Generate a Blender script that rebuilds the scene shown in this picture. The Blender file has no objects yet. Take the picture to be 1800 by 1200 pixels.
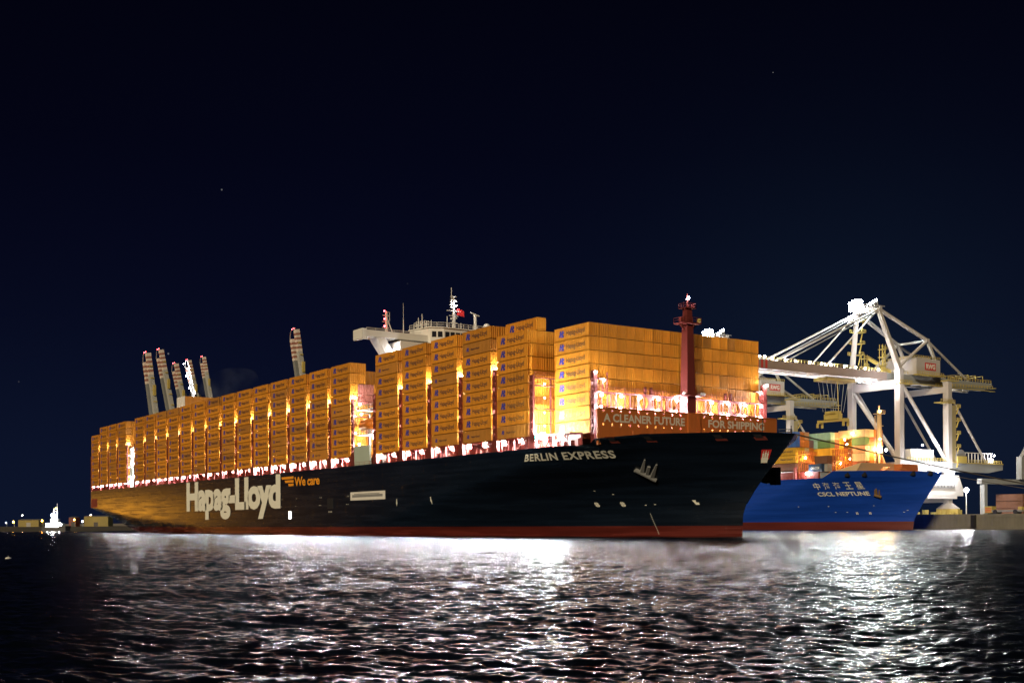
import bpy, math, random
import numpy as np
from mathutils import Vector, Matrix
random.seed(7)
rng = np.random.RandomState(11)
SC = bpy.context.scene
COL = SC.collection

# ------------------------------------------------------------------ camera, sky, sun, exposure
# world axes: x = forward along the big ship, y = to its port side (inland), z = up from the water
TH = 0.5971
CAM = Vector((193.7, -146.1, 3.073))
cd = bpy.data.cameras.new('camera'); co = bpy.data.objects.new('camera', cd); COL.objects.link(co)
right = Vector((math.sin(TH), math.cos(TH), 0)); fwd = Vector((-math.cos(TH), math.sin(TH), 0)); up = Vector((0, 0, 1))
roll = 0.0054
r2 = right * math.cos(roll) - up * math.sin(roll); u2 = right * math.sin(roll) + up * math.cos(roll)
M = Matrix(((r2.x, u2.x, -fwd.x), (r2.y, u2.y, -fwd.y), (r2.z, u2.z, -fwd.z))).to_4x4()
M.translation = CAM
co.matrix_world = M
cd.sensor_width = 36; cd.lens = 36 * 2049.17 / 1800
cd.shift_y = (919.37 - 600) / 1800
cd.clip_end = 20000; cd.clip_start = 0.5
SC.camera = co

w = bpy.data.worlds.new('World'); SC.world = w; w.use_nodes = True
nt = w.node_tree; nt.nodes.clear()
def wn(t): return nt.nodes.new(t)
geo = wn('ShaderNodeNewGeometry'); sep = wn('ShaderNodeSeparateXYZ')
nt.links.new(geo.outputs['Incoming'], sep.inputs[0])
neg = wn('ShaderNodeMath'); neg.operation = 'MULTIPLY'; neg.inputs[1].default_value = -1
nt.links.new(sep.outputs['Z'], neg.inputs[0])
rp = wn('ShaderNodeValToRGB'); e = rp.color_ramp.elements
e[0].position = 0.0; e[0].color = (0.0030, 0.0048, 0.0165, 1)
e[1].position = 0.50; e[1].color = (0.0006, 0.0006, 0.0028, 1)
for p_, c_ in ((0.06, (0.0027, 0.0042, 0.0160, 1)), (0.16, (0.0018, 0.0024, 0.0110, 1)), (0.30, (0.0010, 0.0012, 0.0062, 1))):
    x_ = e.new(p_); x_.color = c_
nt.links.new(neg.outputs[0], rp.inputs[0])
vor = wn('ShaderNodeTexVoronoi'); vor.inputs['Scale'].default_value = 26.0
nt.links.new(geo.outputs['Incoming'], vor.inputs['Vector'])
lt = wn('ShaderNodeMath'); lt.operation = 'LESS_THAN'; lt.inputs[1].default_value = 0.018
nt.links.new(vor.outputs['Distance'], lt.inputs[0])
sepc = wn('ShaderNodeSeparateColor'); nt.links.new(vor.outputs['Color'], sepc.inputs[0])
pw = wn('ShaderNodeMath'); pw.operation = 'POWER'; pw.inputs[1].default_value = 3.5
nt.links.new(sepc.outputs[0], pw.inputs[0])
ml = wn('ShaderNodeMath'); ml.operation = 'MULTIPLY'; nt.links.new(lt.outputs[0], ml.inputs[0]); nt.links.new(pw.outputs[0], ml.inputs[1])
ml2 = wn('ShaderNodeMath'); ml2.operation = 'MULTIPLY'; ml2.inputs[1].default_value = 1.3; nt.links.new(ml.outputs[0], ml2.inputs[0])
def dome(az_px, el, width, col):
    d = (right * ((az_px - 900) / 2049.17) + fwd + up * math.tan(math.radians(el))).normalized()
    dp = wn('ShaderNodeVectorMath'); dp.operation = 'DOT_PRODUCT'; dp.inputs[1].default_value = (-d.x, -d.y, -d.z); nt.links.new(geo.outputs['Incoming'], dp.inputs[0])
    k = 1 / (1 - math.cos(math.radians(width)))
    a = wn('ShaderNodeMath'); a.operation = 'MULTIPLY_ADD'; a.inputs[1].default_value = k; a.inputs[2].default_value = -k; nt.links.new(dp.outputs['Value'], a.inputs[0])
    e_ = wn('ShaderNodeMath'); e_.operation = 'POWER'; e_.inputs[0].default_value = 2.718; nt.links.new(a.outputs[0], e_.inputs[1])
    mx = wn('ShaderNodeMixRGB'); mx.blend_type = 'MULTIPLY'; mx.inputs[0].default_value = 1; mx.inputs[1].default_value = (*col, 1); nt.links.new(e_.outputs[0], mx.inputs[2]); return mx.outputs[0]
def add_col(a, b):
    m_ = wn('ShaderNodeMixRGB'); m_.blend_type = 'ADD'; m_.inputs[0].default_value = 1; nt.links.new(a, m_.inputs[1]); nt.links.new(b, m_.inputs[2]); return m_.outputs[0]
addc = wn('ShaderNodeMixRGB'); addc.blend_type = 'ADD'; addc.inputs[0].default_value = 1
nt.links.new(rp.outputs[0], addc.inputs[1]); nt.links.new(ml2.outputs[0], addc.inputs[2])
bg = wn('ShaderNodeBackground'); bg.inputs['Strength'].default_value = 1.0
# glow of the lit terminal and of the far bank on the night air
skyc = addc.outputs[0]
for az, el, wd_, c_ in ((1500, 5, 11, (0.0024, 0.0062, 0.0108)), (700, 3, 16, (0.0004, 0.0010, 0.0036)), (60, 0, 9, (0.0008, 0.0022, 0.0050))):
    skyc = add_col(skyc, dome(az, el, wd_, c_))
nt.links.new(skyc, bg.inputs['Color'])
wo = wn('ShaderNodeOutputWorld'); nt.links.new(bg.outputs[0], wo.inputs['Surface'])

# weak warm glow of the harbour behind the viewer (stands in for the night's one distant light)
sd = bpy.data.lights.new('night_glow', 'SUN'); so = bpy.data.objects.new('night_glow', sd); COL.objects.link(so)
sd.energy = 2.5; sd.angle = math.radians(8); sd.color = (1.0, 0.80, 0.52)
so.rotation_euler = Vector((0.62, -1.0, 0.42)).to_track_quat('Z', 'Y').to_euler()
# sodium high mast on the left bank, seen only by its gleam along the hull
pd = bpy.data.lights.new('sodium_mast_lamp', 'POINT'); po = bpy.data.objects.new('sodium_mast_lamp', pd); COL.objects.link(po)
po.location = (-800, -140, 13); pd.energy = 1.1e5; pd.shadow_soft_size = 6; pd.color = (1.0, 0.40, 0.03)

SC.view_settings.view_transform = 'Standard'; SC.view_settings.look = 'None'
SC.view_settings.exposure = 0.0; SC.view_settings.gamma = 1.0
SC.cycles.use_denoising = True
SC.cycles.max_bounces = 5; SC.cycles.diffuse_bounces = 2; SC.cycles.glossy_bounces = 3
SC.cycles.sample_clamp_indirect = 4.0; SC.cycles.sample_clamp_direct = 350.0
SC.cycles.caustics_reflective = False; SC.cycles.caustics_refractive = False

# ------------------------------------------------------------------ materials
def mat(name, col, rough=0.6, metal=0.0, var=0.0, noise=0.0, nscale=0.3, streak=0.0, emit=None, strength=0.0, spec=0.5, rnd=0.0, bump=0.0, bscale=1.0):
    m = bpy.data.materials.new(name); m.use_nodes = True; t = m.node_tree; b = t.nodes['Principled BSDF']
    b.inputs['Roughness'].default_value = rough; b.inputs['Metallic'].default_value = metal
    b.inputs['Specular IOR Level'].default_value = spec
    b.inputs['Base Color'].default_value = (*col, 1)
    last = None
    if noise > 0 or rnd > 0 or streak > 0:
        tc = t.nodes.new('ShaderNodeTexCoord')
        hsv = t.nodes.new('ShaderNodeHueSaturation'); hsv.inputs['Color'].default_value = (*col, 1)
        v = t.nodes.new('ShaderNodeValue'); v.outputs[0].default_value = 1.0; last = v.outputs[0]
        def mul(a, fac_out, amt):
            mr = t.nodes.new('ShaderNodeMapRange'); mr.inputs['To Min'].default_value = 1 - amt; mr.inputs['To Max'].default_value = 1 + amt * 0.6
            t.links.new(fac_out, mr.inputs['Value'])
            mm = t.nodes.new('ShaderNodeMath'); mm.operation = 'MULTIPLY'; t.links.new(a, mm.inputs[0]); t.links.new(mr.outputs[0], mm.inputs[1]); return mm.outputs[0]
        if noise > 0:
            g = t.nodes.new('ShaderNodeNewGeometry')
            n = t.nodes.new('ShaderNodeTexNoise'); n.inputs['Scale'].default_value = nscale; n.inputs['Detail'].default_value = 5
            t.links.new(g.outputs['Position'], n.inputs['Vector']); last = mul(last, n.outputs['Fac'], noise)
        if streak > 0:
            g = t.nodes.new('ShaderNodeNewGeometry')
            mp = t.nodes.new('ShaderNodeMapping'); mp.inputs['Scale'].default_value = (1.2, 1.2, 0.12); t.links.new(g.outputs['Position'], mp.inputs['Vector'])
            n = t.nodes.new('ShaderNodeTexNoise'); n.inputs['Scale'].default_value = 1.0; n.inputs['Detail'].default_value = 4
            t.links.new(mp.outputs[0], n.inputs['Vector']); last = mul(last, n.outputs['Fac'], streak)
        if rnd > 0:
            oi = t.nodes.new('ShaderNodeObjectInfo'); last = mul(last, oi.outputs['Random'], rnd)
        t.links.new(last, hsv.inputs['Value']); t.links.new(hsv.outputs[0], b.inputs['Base Color'])
    if bump > 0:
        g = t.nodes.new('ShaderNodeTexCoord')
        n = t.nodes.new('ShaderNodeTexNoise'); n.inputs['Scale'].default_value = bscale; t.links.new(g.outputs['Object'], n.inputs['Vector'])
        bp = t.nodes.new('ShaderNodeBump'); bp.inputs['Strength'].default_value = bump; t.links.new(n.outputs['Fac'], bp.inputs['Height']); t.links.new(bp.outputs[0], b.inputs['Normal'])
    if emit:
        b.inputs['Emission Color'].default_value = (*emit, 1); b.inputs['Emission Strength'].default_value = strength
    return m
def container_mat(name, col, rnd=0.2, rough=0.55):
    m = mat(name, col, rough, rnd=rnd, noise=0.22, nscale=0.35, streak=0.25)
    t = m.node_tree; b = t.nodes['Principled BSDF']
    g = t.nodes.new('ShaderNodeTexCoord'); s = t.nodes.new('ShaderNodeSeparateXYZ'); t.links.new(g.outputs['Object'], s.inputs[0])
    a = t.nodes.new('ShaderNodeMath'); a.operation = 'ADD'; t.links.new(s.outputs['X'], a.inputs[0]); t.links.new(s.outputs['Y'], a.inputs[1])
    k = t.nodes.new('ShaderNodeMath'); k.operation = 'MULTIPLY'; k.inputs[1].default_value = 2 * math.pi / 0.56; t.links.new(a.outputs[0], k.inputs[0])
    sn = t.nodes.new('ShaderNodeMath'); sn.operation = 'SINE'; t.links.new(k.outputs[0], sn.inputs[0])
    bp = t.nodes.new('ShaderNodeBump'); bp.inputs['Strength'].default_value = 0.8; bp.inputs['Distance'].default_value = 0.06
    t.links.new(sn.outputs[0], bp.inputs['Height']); t.links.new(bp.outputs[0], b.inputs['Normal'])
    return m
ORANGE = container_mat('orange_container_paint', (0.76, 0.30, 0.022))
ORANGE_DULL = container_mat('faded_orange_container_paint', (0.56, 0.235, 0.035))
INK = mat('dark_blue_lettering', (0.03, 0.03, 0.06), 0.6)
BLUE_MARK = mat('blue_emblem_paint', (0.045, 0.05, 0.36), 0.6)
WHITE_MARK = mat('white_lettering', (0.80, 0.80, 0.72), 0.6)
ORANGE_MARK = mat('orange_lettering', (0.85, 0.33, 0.02), 0.6)
RED = mat('red_brown_deck_paint', (0.30, 0.055, 0.04), 0.55, noise=0.2)
DARKRED = mat('dark_red_steel', (0.16, 0.03, 0.025), 0.55, noise=0.2)
BWORANGE = mat('orange_breakwater_paint', (0.46, 0.135, 0.03), 0.55, noise=0.2, streak=0.2)
WHITE = mat('white_ship_paint', (0.78, 0.77, 0.74), 0.5, noise=0.08)
GREY = mat('grey_steel', (0.25, 0.26, 0.27), 0.5, noise=0.15)
GREENGREY = mat('pale_green_panel_paint', (0.42, 0.50, 0.44), 0.6, noise=0.1)
DARK = mat('dark_steel', (0.02, 0.02, 0.025), 0.5)
GLASS = mat('dark_window_glass', (0.02, 0.02, 0.03), 0.1)
ROPE = mat('mooring_rope', (0.10, 0.085, 0.07), 0.9)
ROPEW = mat('pale_rope_coils', (0.45, 0.40, 0.36), 0.9)
LIFEBOAT = mat('orange_lifeboat_shell', (0.60, 0.17, 0.02), 0.4)
CRANE = mat('pale_crane_paint', (0.50, 0.475, 0.45), 0.5, noise=0.10, nscale=0.2)
CRANEG = mat('grey_crane_paint', (0.30, 0.32, 0.32), 0.5, noise=0.10, nscale=0.2)
YELLOW = mat('yellow_safety_paint', (0.50, 0.39, 0.10), 0.5, noise=0.12)
SIGNRED = mat('red_sign_paint', (0.55, 0.03, 0.03), 0.5)
REDBAND = mat('red_warning_paint', (0.60, 0.05, 0.04), 0.5)
CONCRETE = mat('quay_concrete', (0.20, 0.19, 0.16), 0.85, noise=0.35, nscale=0.25, streak=0.3)
APRON = mat('terminal_paving', (0.16, 0.15, 0.14), 0.85, noise=0.2, nscale=0.05)
SHORE = mat('shore_ground', (0.035, 0.032, 0.028), 0.9, noise=0.3, nscale=0.05)
def lampmat(name, c, s): return mat(name, (0.9, 0.9, 0.9), 0.4, emit=c, strength=s)
LAMP = lampmat('white_floodlight', (0.98, 0.94, 0.98), 750)
LAMP_SOFT = lampmat('small_white_lamp', (1.0, 0.92, 0.86), 480)
FLOOD = lampmat('strong_floodlight', (0.92, 1.0, 1.0), 2200)
APEX = lampmat('crane_top_floodlight', (0.90, 1.0, 0.98), 700)
WARMLAMP = lampmat('warm_lamp', (1.0, 0.60, 0.26), 480)
SODIUM = lampmat('sodium_street_lamp', (1.0, 0.40, 0.06), 130)
REDLAMP = lampmat('red_warning_lamp', (1.0, 0.03, 0.04), 60)
GREENLAMP = lampmat('green_side_lamp', (0.02, 0.75, 0.65), 8)
WINDOWLIT = lampmat('lit_window', (1.0, 0.98, 0.92), 4)

def hull_mat(name, top, boot, zb, rough, gold=0.0):
    m = bpy.data.materials.new(name); m.use_nodes = True; t = m.node_tree; b = t.nodes['Principled BSDF']
    g = t.nodes.new('ShaderNodeNewGeometry'); s = t.nodes.new('ShaderNodeSeparateXYZ'); t.links.new(g.outputs['Position'], s.inputs[0])
    gt = t.nodes.new('ShaderNodeMath'); gt.operation = 'GREATER_THAN'; gt.inputs[1].default_value = zb; t.links.new(s.outputs['Z'], gt.inputs[0])
    mp = t.nodes.new('ShaderNodeMapping'); mp.inputs['Scale'].default_value = (0.05, 0.05, 0.9); t.links.new(g.outputs['Position'], mp.inputs['Vector'])
    n = t.nodes.new('ShaderNodeTexNoise'); n.inputs['Scale'].default_value = 1.0; n.inputs['Detail'].default_value = 6; t.links.new(mp.outputs[0], n.inputs['Vector'])
    mr = t.nodes.new('ShaderNodeMapRange'); mr.inputs['From Min'].default_value = 0.3; mr.inputs['From Max'].default_value = 0.7; mr.inputs['To Min'].default_value = 0.6 + gold * .6; mr.inputs['To Max'].default_value = 1.4 - gold * .6; t.links.new(n.outputs['Fac'], mr.inputs['Value'])
    mx = t.nodes.new('ShaderNodeMixRGB'); mx.inputs[1].default_value = (*boot, 1); mx.inputs[2].default_value = (*top, 1); t.links.new(gt.outputs[0], mx.inputs[0])
    h = t.nodes.new('ShaderNodeHueSaturation'); t.links.new(mx.outputs[0], h.inputs['Color']); t.links.new(mr.outputs[0], h.inputs['Value']); t.links.new(h.outputs[0], b.inputs['Base Color'])
    ra = t.nodes.new('ShaderNodeMapRange'); ra.inputs['To Min'].default_value = rough - 0.1; ra.inputs['To Max'].default_value = rough + 0.14; t.links.new(n.outputs['Fac'], ra.inputs['Value']); t.links.new(ra.outputs[0], b.inputs['Roughness'])
    # plating: shallow buckles between frames, long seams along the side
    mp2 = t.nodes.new('ShaderNodeMapping'); mp2.inputs['Scale'].default_value = (0.22, 0.22, 0.55); t.links.new(g.outputs['Position'], mp2.inputs['Vector'])
    n2 = t.nodes.new('ShaderNodeTexNoise'); n2.inputs['Scale'].default_value = 1.0; n2.inputs['Detail'].default_value = 3; t.links.new(mp2.outputs[0], n2.inputs['Vector'])
    bp = t.nodes.new('ShaderNodeBump'); bp.inputs['Strength'].default_value = 0.25; bp.inputs['Distance'].default_value = 0.10; t.links.new(n2.outputs['Fac'], bp.inputs['Height'])
    cx = t.nodes.new('ShaderNodeCombineXYZ'); t.links.new(s.outputs['X'], cx.inputs['X']); t.links.new(s.outputs['Z'], cx.inputs['Y'])
    bk = t.nodes.new('ShaderNodeTexBrick'); bk.inputs['Scale'].default_value = 1.0; bk.inputs['Brick Width'].default_value = 11.0; bk.inputs['Row Height'].default_value = 2.6; bk.inputs['Mortar Size'].default_value = 0.07; bk.inputs['Mortar Smooth'].default_value = 1.0; t.links.new(cx.outputs[0], bk.inputs['Vector'])
    b2 = t.nodes.new('ShaderNodeBump'); b2.inputs['Strength'].default_value = 0.5; b2.inputs['Distance'].default_value = 0.02; t.links.new(bk.outputs['Fac'], b2.inputs['Height']); t.links.new(bp.outputs[0], b2.inputs['Normal']); t.links.new(b2.outputs[0], b.inputs['Normal'])
    return m
HULL = hull_mat('navy_hull_paint', (0.0045, 0.009, 0.019), (0.085, 0.014, 0.011), 2.35, 0.24)
BLUEHULL = hull_mat('blue_hull_paint', (0.006, 0.055, 0.42), (0.12, 0.022, 0.020), 3.0, 0.45, 0.4)

# ------------------------------------------------------------------ mesh helpers
class MB:
    def __init__(s): s.v = []; s.f = []; s.m = []
    def add(s, vs, fs, mi=0):
        o = len(s.v); s.v += [tuple(p) for p in vs]; s.f += [tuple(i + o for i in f) for f in fs]; s.m += [mi] * len(fs); return s
    def box(s, x0, x1, y0, y1, z0, z1, mi=0):
        v = [(x0, y0, z0), (x1, y0, z0), (x1, y1, z0), (x0, y1, z0), (x0, y0, z1), (x1, y0, z1), (x1, y1, z1), (x0, y1, z1)]
        return s.add(v, [(3, 2, 1, 0), (4, 5, 6, 7), (0, 1, 5, 4), (1, 2, 6, 5), (2, 3, 7, 6), (3, 0, 4, 7)], mi)
    def frame(s, p, q):
        p, q = Vector(p), Vector(q); d = (q - p).normalized()
        a = Vector((0, 0, 1)) if abs(d.z) < 0.95 else Vector((1, 0, 0))
        u = d.cross(a).normalized(); return p, q, u, u.cross(d).normalized()
    def tube(s, p, q, r, r2=None, n=8, mi=0):
        p, q, u, w_ = s.frame(p, q); r2 = r if r2 is None else r2
        vs = [p + (u * math.cos(2 * math.pi * k / n) + w_ * math.sin(2 * math.pi * k / n)) * r for k in range(n)]
        vs += [q + (u * math.cos(2 * math.pi * k / n) + w_ * math.sin(2 * math.pi * k / n)) * r2 for k in range(n)]
        fs = [(k, (k + 1) % n, n + (k + 1) % n, n + k) for k in range(n)] + [tuple(range(n - 1, -1, -1)), tuple(range(n, 2 * n))]
        return s.add(vs, fs, mi)
    def beam(s, p, q, w_, h, w2=None, h2=None, mi=0):
        p, q, u, v = s.frame(p, q); w2 = w_ if w2 is None else w2; h2 = h if h2 is None else h2
        vs = []
        for c, a, b in ((p, w_, h), (q, w2, h2)):
            for i, j in ((-1, -1), (1, -1), (1, 1), (-1, 1)): vs.append(c + u * (i * a / 2) + v * (j * b / 2))
        return s.add(vs, [(3, 2, 1, 0), (4, 5, 6, 7), (0, 1, 5, 4), (1, 2, 6, 5), (2, 3, 7, 6), (3, 0, 4, 7)], mi)
    def prism(s, poly, d, mi=0):
        d = Vector(d); n = len(poly); a = [Vector(p) for p in poly]
        return s.add(a + [p + d for p in a], [tuple(range(n - 1, -1, -1)), tuple(range(n, 2 * n))] + [(k, (k + 1) % n, n + (k + 1) % n, n + k) for k in range(n)], mi)
    def ball(s, c, r, n=8, m=5, mi=0, sc=(1, 1, 1)):
        c = Vector(c); vs = [c + Vector((0, 0, r * sc[2]))]
        for i in range(1, m):
            for k in range(n):
                a = math.pi * i / m; b = 2 * math.pi * k / n
                vs.append(c + Vector((r * sc[0] * math.sin(a) * math.cos(b), r * sc[1] * math.sin(a) * math.sin(b), r * sc[2] * math.cos(a))))
        vs.append(c - Vector((0, 0, r * sc[2]))); L = len(vs) - 1
        fs = [(0, 1 + k, 1 + (k + 1) % n) for k in range(n)]
        for i in range(m - 2):
            for k in range(n):
                a = 1 + i * n + k; b = 1 + i * n + (k + 1) % n; fs.append((a, a + n, b + n, b))
        fs += [(L, 1 + (m - 2) * n + (k + 1) % n, 1 + (m - 2) * n + k) for k in range(n)]
        return s.add(vs, fs, mi)
    def rail(s, pts, h=1.1, step=2.0, r=0.05, mi=0, bars=2):
        for a, b in zip(pts[:-1], pts[1:]):
            a, b = Vector(a), Vector(b); n = max(1, int((b - a).length / step))
            for k in range(bars): z = Vector((0, 0, h * (k + 1) / bars)); s.beam(a + z, b + z, r * 2, r * 2, mi=mi)
            for k in range(n + 1): c = a.lerp(b, k / n); s.beam(c, c + Vector((0, 0, h)), r * 2, r * 2, mi=mi)
        return s
    def mesh(s, name, mats, origin=(0, 0, 0), smooth=False):
        me = bpy.data.meshes.new(name); o = Vector(origin)
        me.from_pydata([tuple(Vector(p) - o) for p in s.v], [], s.f)
        for m in (mats if isinstance(mats, (list, tuple)) else [mats]): me.materials.append(m)
        me.polygons.foreach_set('material_index', s.m)
        if smooth: me.polygons.foreach_set('use_smooth', [True] * len(s.f))
        me.update(); return me
def wloc(o):
    l = Vector(o.location)
    while o.parent: o = o.parent; l += Vector(o.location)
    return l
def obj(name, mb, mats, parent=None, loc=(0, 0, 0), smooth=False):
    """links the shape (given in world coordinates) as one mesh object with its origin at loc (or the parent's)"""
    if parent is not None: base = wloc(parent)
    else: base = Vector(loc)
    me = mb.mesh(name, mats, base, smooth) if isinstance(mb, MB) else mb
    o = bpy.data.objects.new(name, me); COL.objects.link(o)
    if parent is not None: o.parent = parent
    else: o.location = base
    return o
def tag(o, label=None, cat=None, group=None, kind=None):
    if label: o['label'] = label
    if cat: o['category'] = cat
    if group: o['group'] = group
    if kind: o['kind'] = kind
    return o
def thing(name, label, cat, loc, group=None):
    o = bpy.data.objects.new(name, None); o.empty_display_size = 1; COL.objects.link(o); o.location = loc
    return tag(o, label, cat, group)
def copy_tree(o, parent=None):
    c = o.copy(); COL.objects.link(c); c.parent = parent
    for ch in list(o.children): copy_tree(ch, c)
    return c
_tc = {}
def text_polys(txt, bold=0.0, spacing=1.0):
    """outline letters as 2-d triangles, scaled to a unit box"""
    k = (txt, bold, spacing)
    if k in _tc: return _tc[k]
    cu = bpy.data.curves.new('letters', 'FONT'); cu.body = txt; cu.offset = bold; cu.resolution_u = 3; cu.space_character = spacing
    o = bpy.data.objects.new('letters', cu); COL.objects.link(o)
    bpy.context.view_layer.update()
    me = bpy.data.meshes.new_from_object(o.evaluated_get(bpy.context.evaluated_depsgraph_get()))
    v = np.array([tuple(p.co) for p in me.vertices]); f = [tuple(p.vertices) for p in me.polygons]
    bpy.data.objects.remove(o); bpy.data.curves.remove(cu); bpy.data.meshes.remove(me)
    v[:, 0] = (v[:, 0] - v[:, 0].min()) / max(1e-6, np.ptp(v[:, 0])); v[:, 1] = (v[:, 1] - v[:, 1].min()) / max(1e-6, np.ptp(v[:, 1]))
    _tc[k] = (v[:, :2], f); return _tc[k]
def text_mb(mb, txt, fn, bold=0.02, mi=0, spacing=1.0):
    v, f = text_polys(txt, bold, spacing)
    return mb.add([fn(a, b) for a, b in v], f, mi)
def lamp_box(c, s, mi=0):
    return MB().ball(c, s, *((12, 8) if s > .5 else (6, 4)), mi)

# ------------------------------------------------------------------ water
SLOPE = 0.21
def build_water():
    NA = 1000
    r = np.concatenate([13.0 * (1.003 ** np.arange(1150)), 13.0 * 1.003 ** 1149 * (1.011 ** np.arange(1, 50))]); NR = len(r); a0 = math.atan2(fwd.y, fwd.x)
    a = a0 + np.radians(np.linspace(40, -40, NA))
    R, A = np.meshgrid(r, a, indexing='ij'); X = CAM.x + R * np.cos(A); Y = CAM.y + R * np.sin(A)
    Z = np.zeros_like(X); sp = R * np.where(R < 405, 0.003, 0.011)
    wd = math.radians(115)
    N = 185; unres = np.zeros_like(X)
    for k in range(N):
        lam = 0.20 * (8 ** rng.rand()) if k < 125 else (1.6 * (2.5 ** rng.rand()) if k < 145 else 4.0 * (5 ** rng.rand())); d = wd + rng.normal(0, 0.7 if k < 145 else 0.9); kx = 2 * math.pi / lam
        amp = SLOPE * 1.12 * 1.414 / math.sqrt(N) / kx * (0.6 + 0.8 * rng.rand()) * (1.0 if k < 125 else (0.5 if k < 145 else 0.26))
        fade = np.clip(lam / (2.2 * sp) - 0.6, 0, 1)
        unres += (1 - fade) / N
        ph = kx * (X * math.cos(d) + Y * math.sin(d)) + rng.rand() * 6.283
        Z += amp * fade * (np.sin(ph) + 0.2 * np.cos(2 * ph))
    Z *= 1.0
    V = np.stack([X, Y, Z], -1).reshape(-1, 3)
    i = np.arange(NR - 1)[:, None] * NA + np.arange(NA - 1)[None, :]
    F = np.stack([i, i + NA, i + NA + 1, i + 1], -1).reshape(-1, 4)
    ua = np.concatenate([unres.ravel(), np.ones(4)]).astype(np.float32)
    S = 4000.0; base = len(V)
    V = np.vstack([V, [[-S, -S, -0.3], [S, -S, -0.3], [S, S, -0.3], [-S, S, -0.3]]]); F = np.vstack([F, [[base, base + 1, base + 2, base + 3]]])
    me = bpy.data.meshes.new('water'); me.vertices.add(len(V)); me.vertices.foreach_set('co', V.ravel())
    me.loops.add(F.size); me.loops.foreach_set('vertex_index', F.ravel().astype(np.int32))
    me.polygons.add(len(F)); me.polygons.foreach_set('loop_start', np.arange(0, F.size, 4, dtype=np.int32))
    try: me.polygons.foreach_set('loop_total', np.full(len(F), 4, dtype=np.int32))
    except Exception: pass
    me.update(calc_edges=True); me.polygons.foreach_set('use_smooth', [True] * len(F)); me.validate()
    at_ = me.attributes.new('unresolved', 'FLOAT', 'POINT'); at_.data.foreach_set('value', ua)
    m = bpy.data.materials.new('harbour_water'); m.use_nodes = True; t = m.node_tree; b = t.nodes['Principled BSDF']
    b.inputs['Base Color'].default_value = (0.0015, 0.003, 0.006, 1); b.inputs['Roughness'].default_value = 0.25; b.inputs['IOR'].default_value = 1.33
    g = t.nodes.new('ShaderNodeNewGeometry')
    an = t.nodes.new('ShaderNodeAttribute'); an.attribute_name = 'unresolved'
    st_ = t.nodes.new('ShaderNodeMapRange'); st_.inputs['To Min'].default_value = 0.6; st_.inputs['To Max'].default_value = 1.7; st_.clamp = True; t.links.new(an.outputs['Fac'], st_.inputs['Value'])
    prev = None
    for sc, dist in ((1.3, 0.14), (3.8, 0.06), (12.0, 0.02)):
        mp = t.nodes.new('ShaderNodeMapping'); mp.inputs['Rotation'].default_value = (0, 0, -wd); mp.inputs['Scale'].default_value = (1.0, 0.5, 1); t.links.new(g.outputs['Position'], mp.inputs['Vector'])
        n = t.nodes.new('ShaderNodeTexNoise'); n.inputs['Scale'].default_value = sc; n.inputs['Detail'].default_value = 3; t.links.new(mp.outputs[0], n.inputs['Vector'])
        bp = t.nodes.new('ShaderNodeBump'); bp.inputs['Strength'].default_value = 1.0; bp.inputs['Distance'].default_value = dist; t.links.new(n.outputs['Fac'], bp.inputs['Height']); mm_ = t.nodes.new('ShaderNodeMath'); mm_.operation = 'MULTIPLY'; mm_.inputs[1].default_value = dist; t.links.new(st_.outputs[0], mm_.inputs[0]); t.links.new(mm_.outputs[0], bp.inputs['Distance'])
        if prev: t.links.new(prev, bp.inputs['Normal'])
        prev = bp.outputs[0]
    t.links.new(prev, b.inputs['Normal'])
    me.materials.append(m)
    o = bpy.data.objects.new('water', me); COL.objects.link(o); o['kind'] = 'structure'
build_water()

# ------------------------------------------------------------------ land
mb = MB(); mb.box(-1500, 260, 231.2, 1500, -3, 5.4)
tag(obj('quay', mb, [APRON]), kind='structure')
qf = MB(); qf.box(-420, 260, 230.7, 231.19, 4.3, 5.55)
for k in range(58):
    x0 = -420 + k * 11.8
    qf.box(x0, x0 + 10.6, 230.85, 231.19, 0.9, 4.3)
    qf.box(x0 + 10.6, x0 + 11.8, 230.95, 231.19, -2, 4.3)
qf.box(-420, 260, 231.0, 231.19, -3, 0.9)
tag(obj('quay_wall', qf, [CONCRETE], loc=(-60, 230.7, 5.4)), 'grey concrete quay wall with dark piers standing in the water', 'quay wall')
fd = MB(); fd.box(-0.9, 0.9, -0.9, 0, -2.6, 2.2); fd.box(-0.6, 0.6, -1.15, -0.9, -2.2, 1.9)
fme = fd.mesh('fender', [DARK])
for k, x_ in enumerate((-62, -38.5, -26.5, -14.8, 0, 18)):
    o = bpy.data.objects.new('fender', fme); COL.objects.link(o); o.location = (x_, 230.7, 3.0)
    tag(o, 'black rubber fender on the grey quay wall right of the blue bow', 'fender', 'fenders along the quay wall')
def at(a, b, D):
    u = (a - 900) / 2049.17; v = (919.4 - b) / 2049.17
    return CAM + (right * u + fwd + up * v) * D
sh = MB()
pl = [at(-500, 919, 690), at(420, 919, 690), at(760, 919, 1500), at(-900, 919, 1500)]
sh.prism([(p.x, p.y, -2) for p in pl], (0, 0, 4.6))
tag(obj('shore', sh, [SHORE]), kind='structure')

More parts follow.
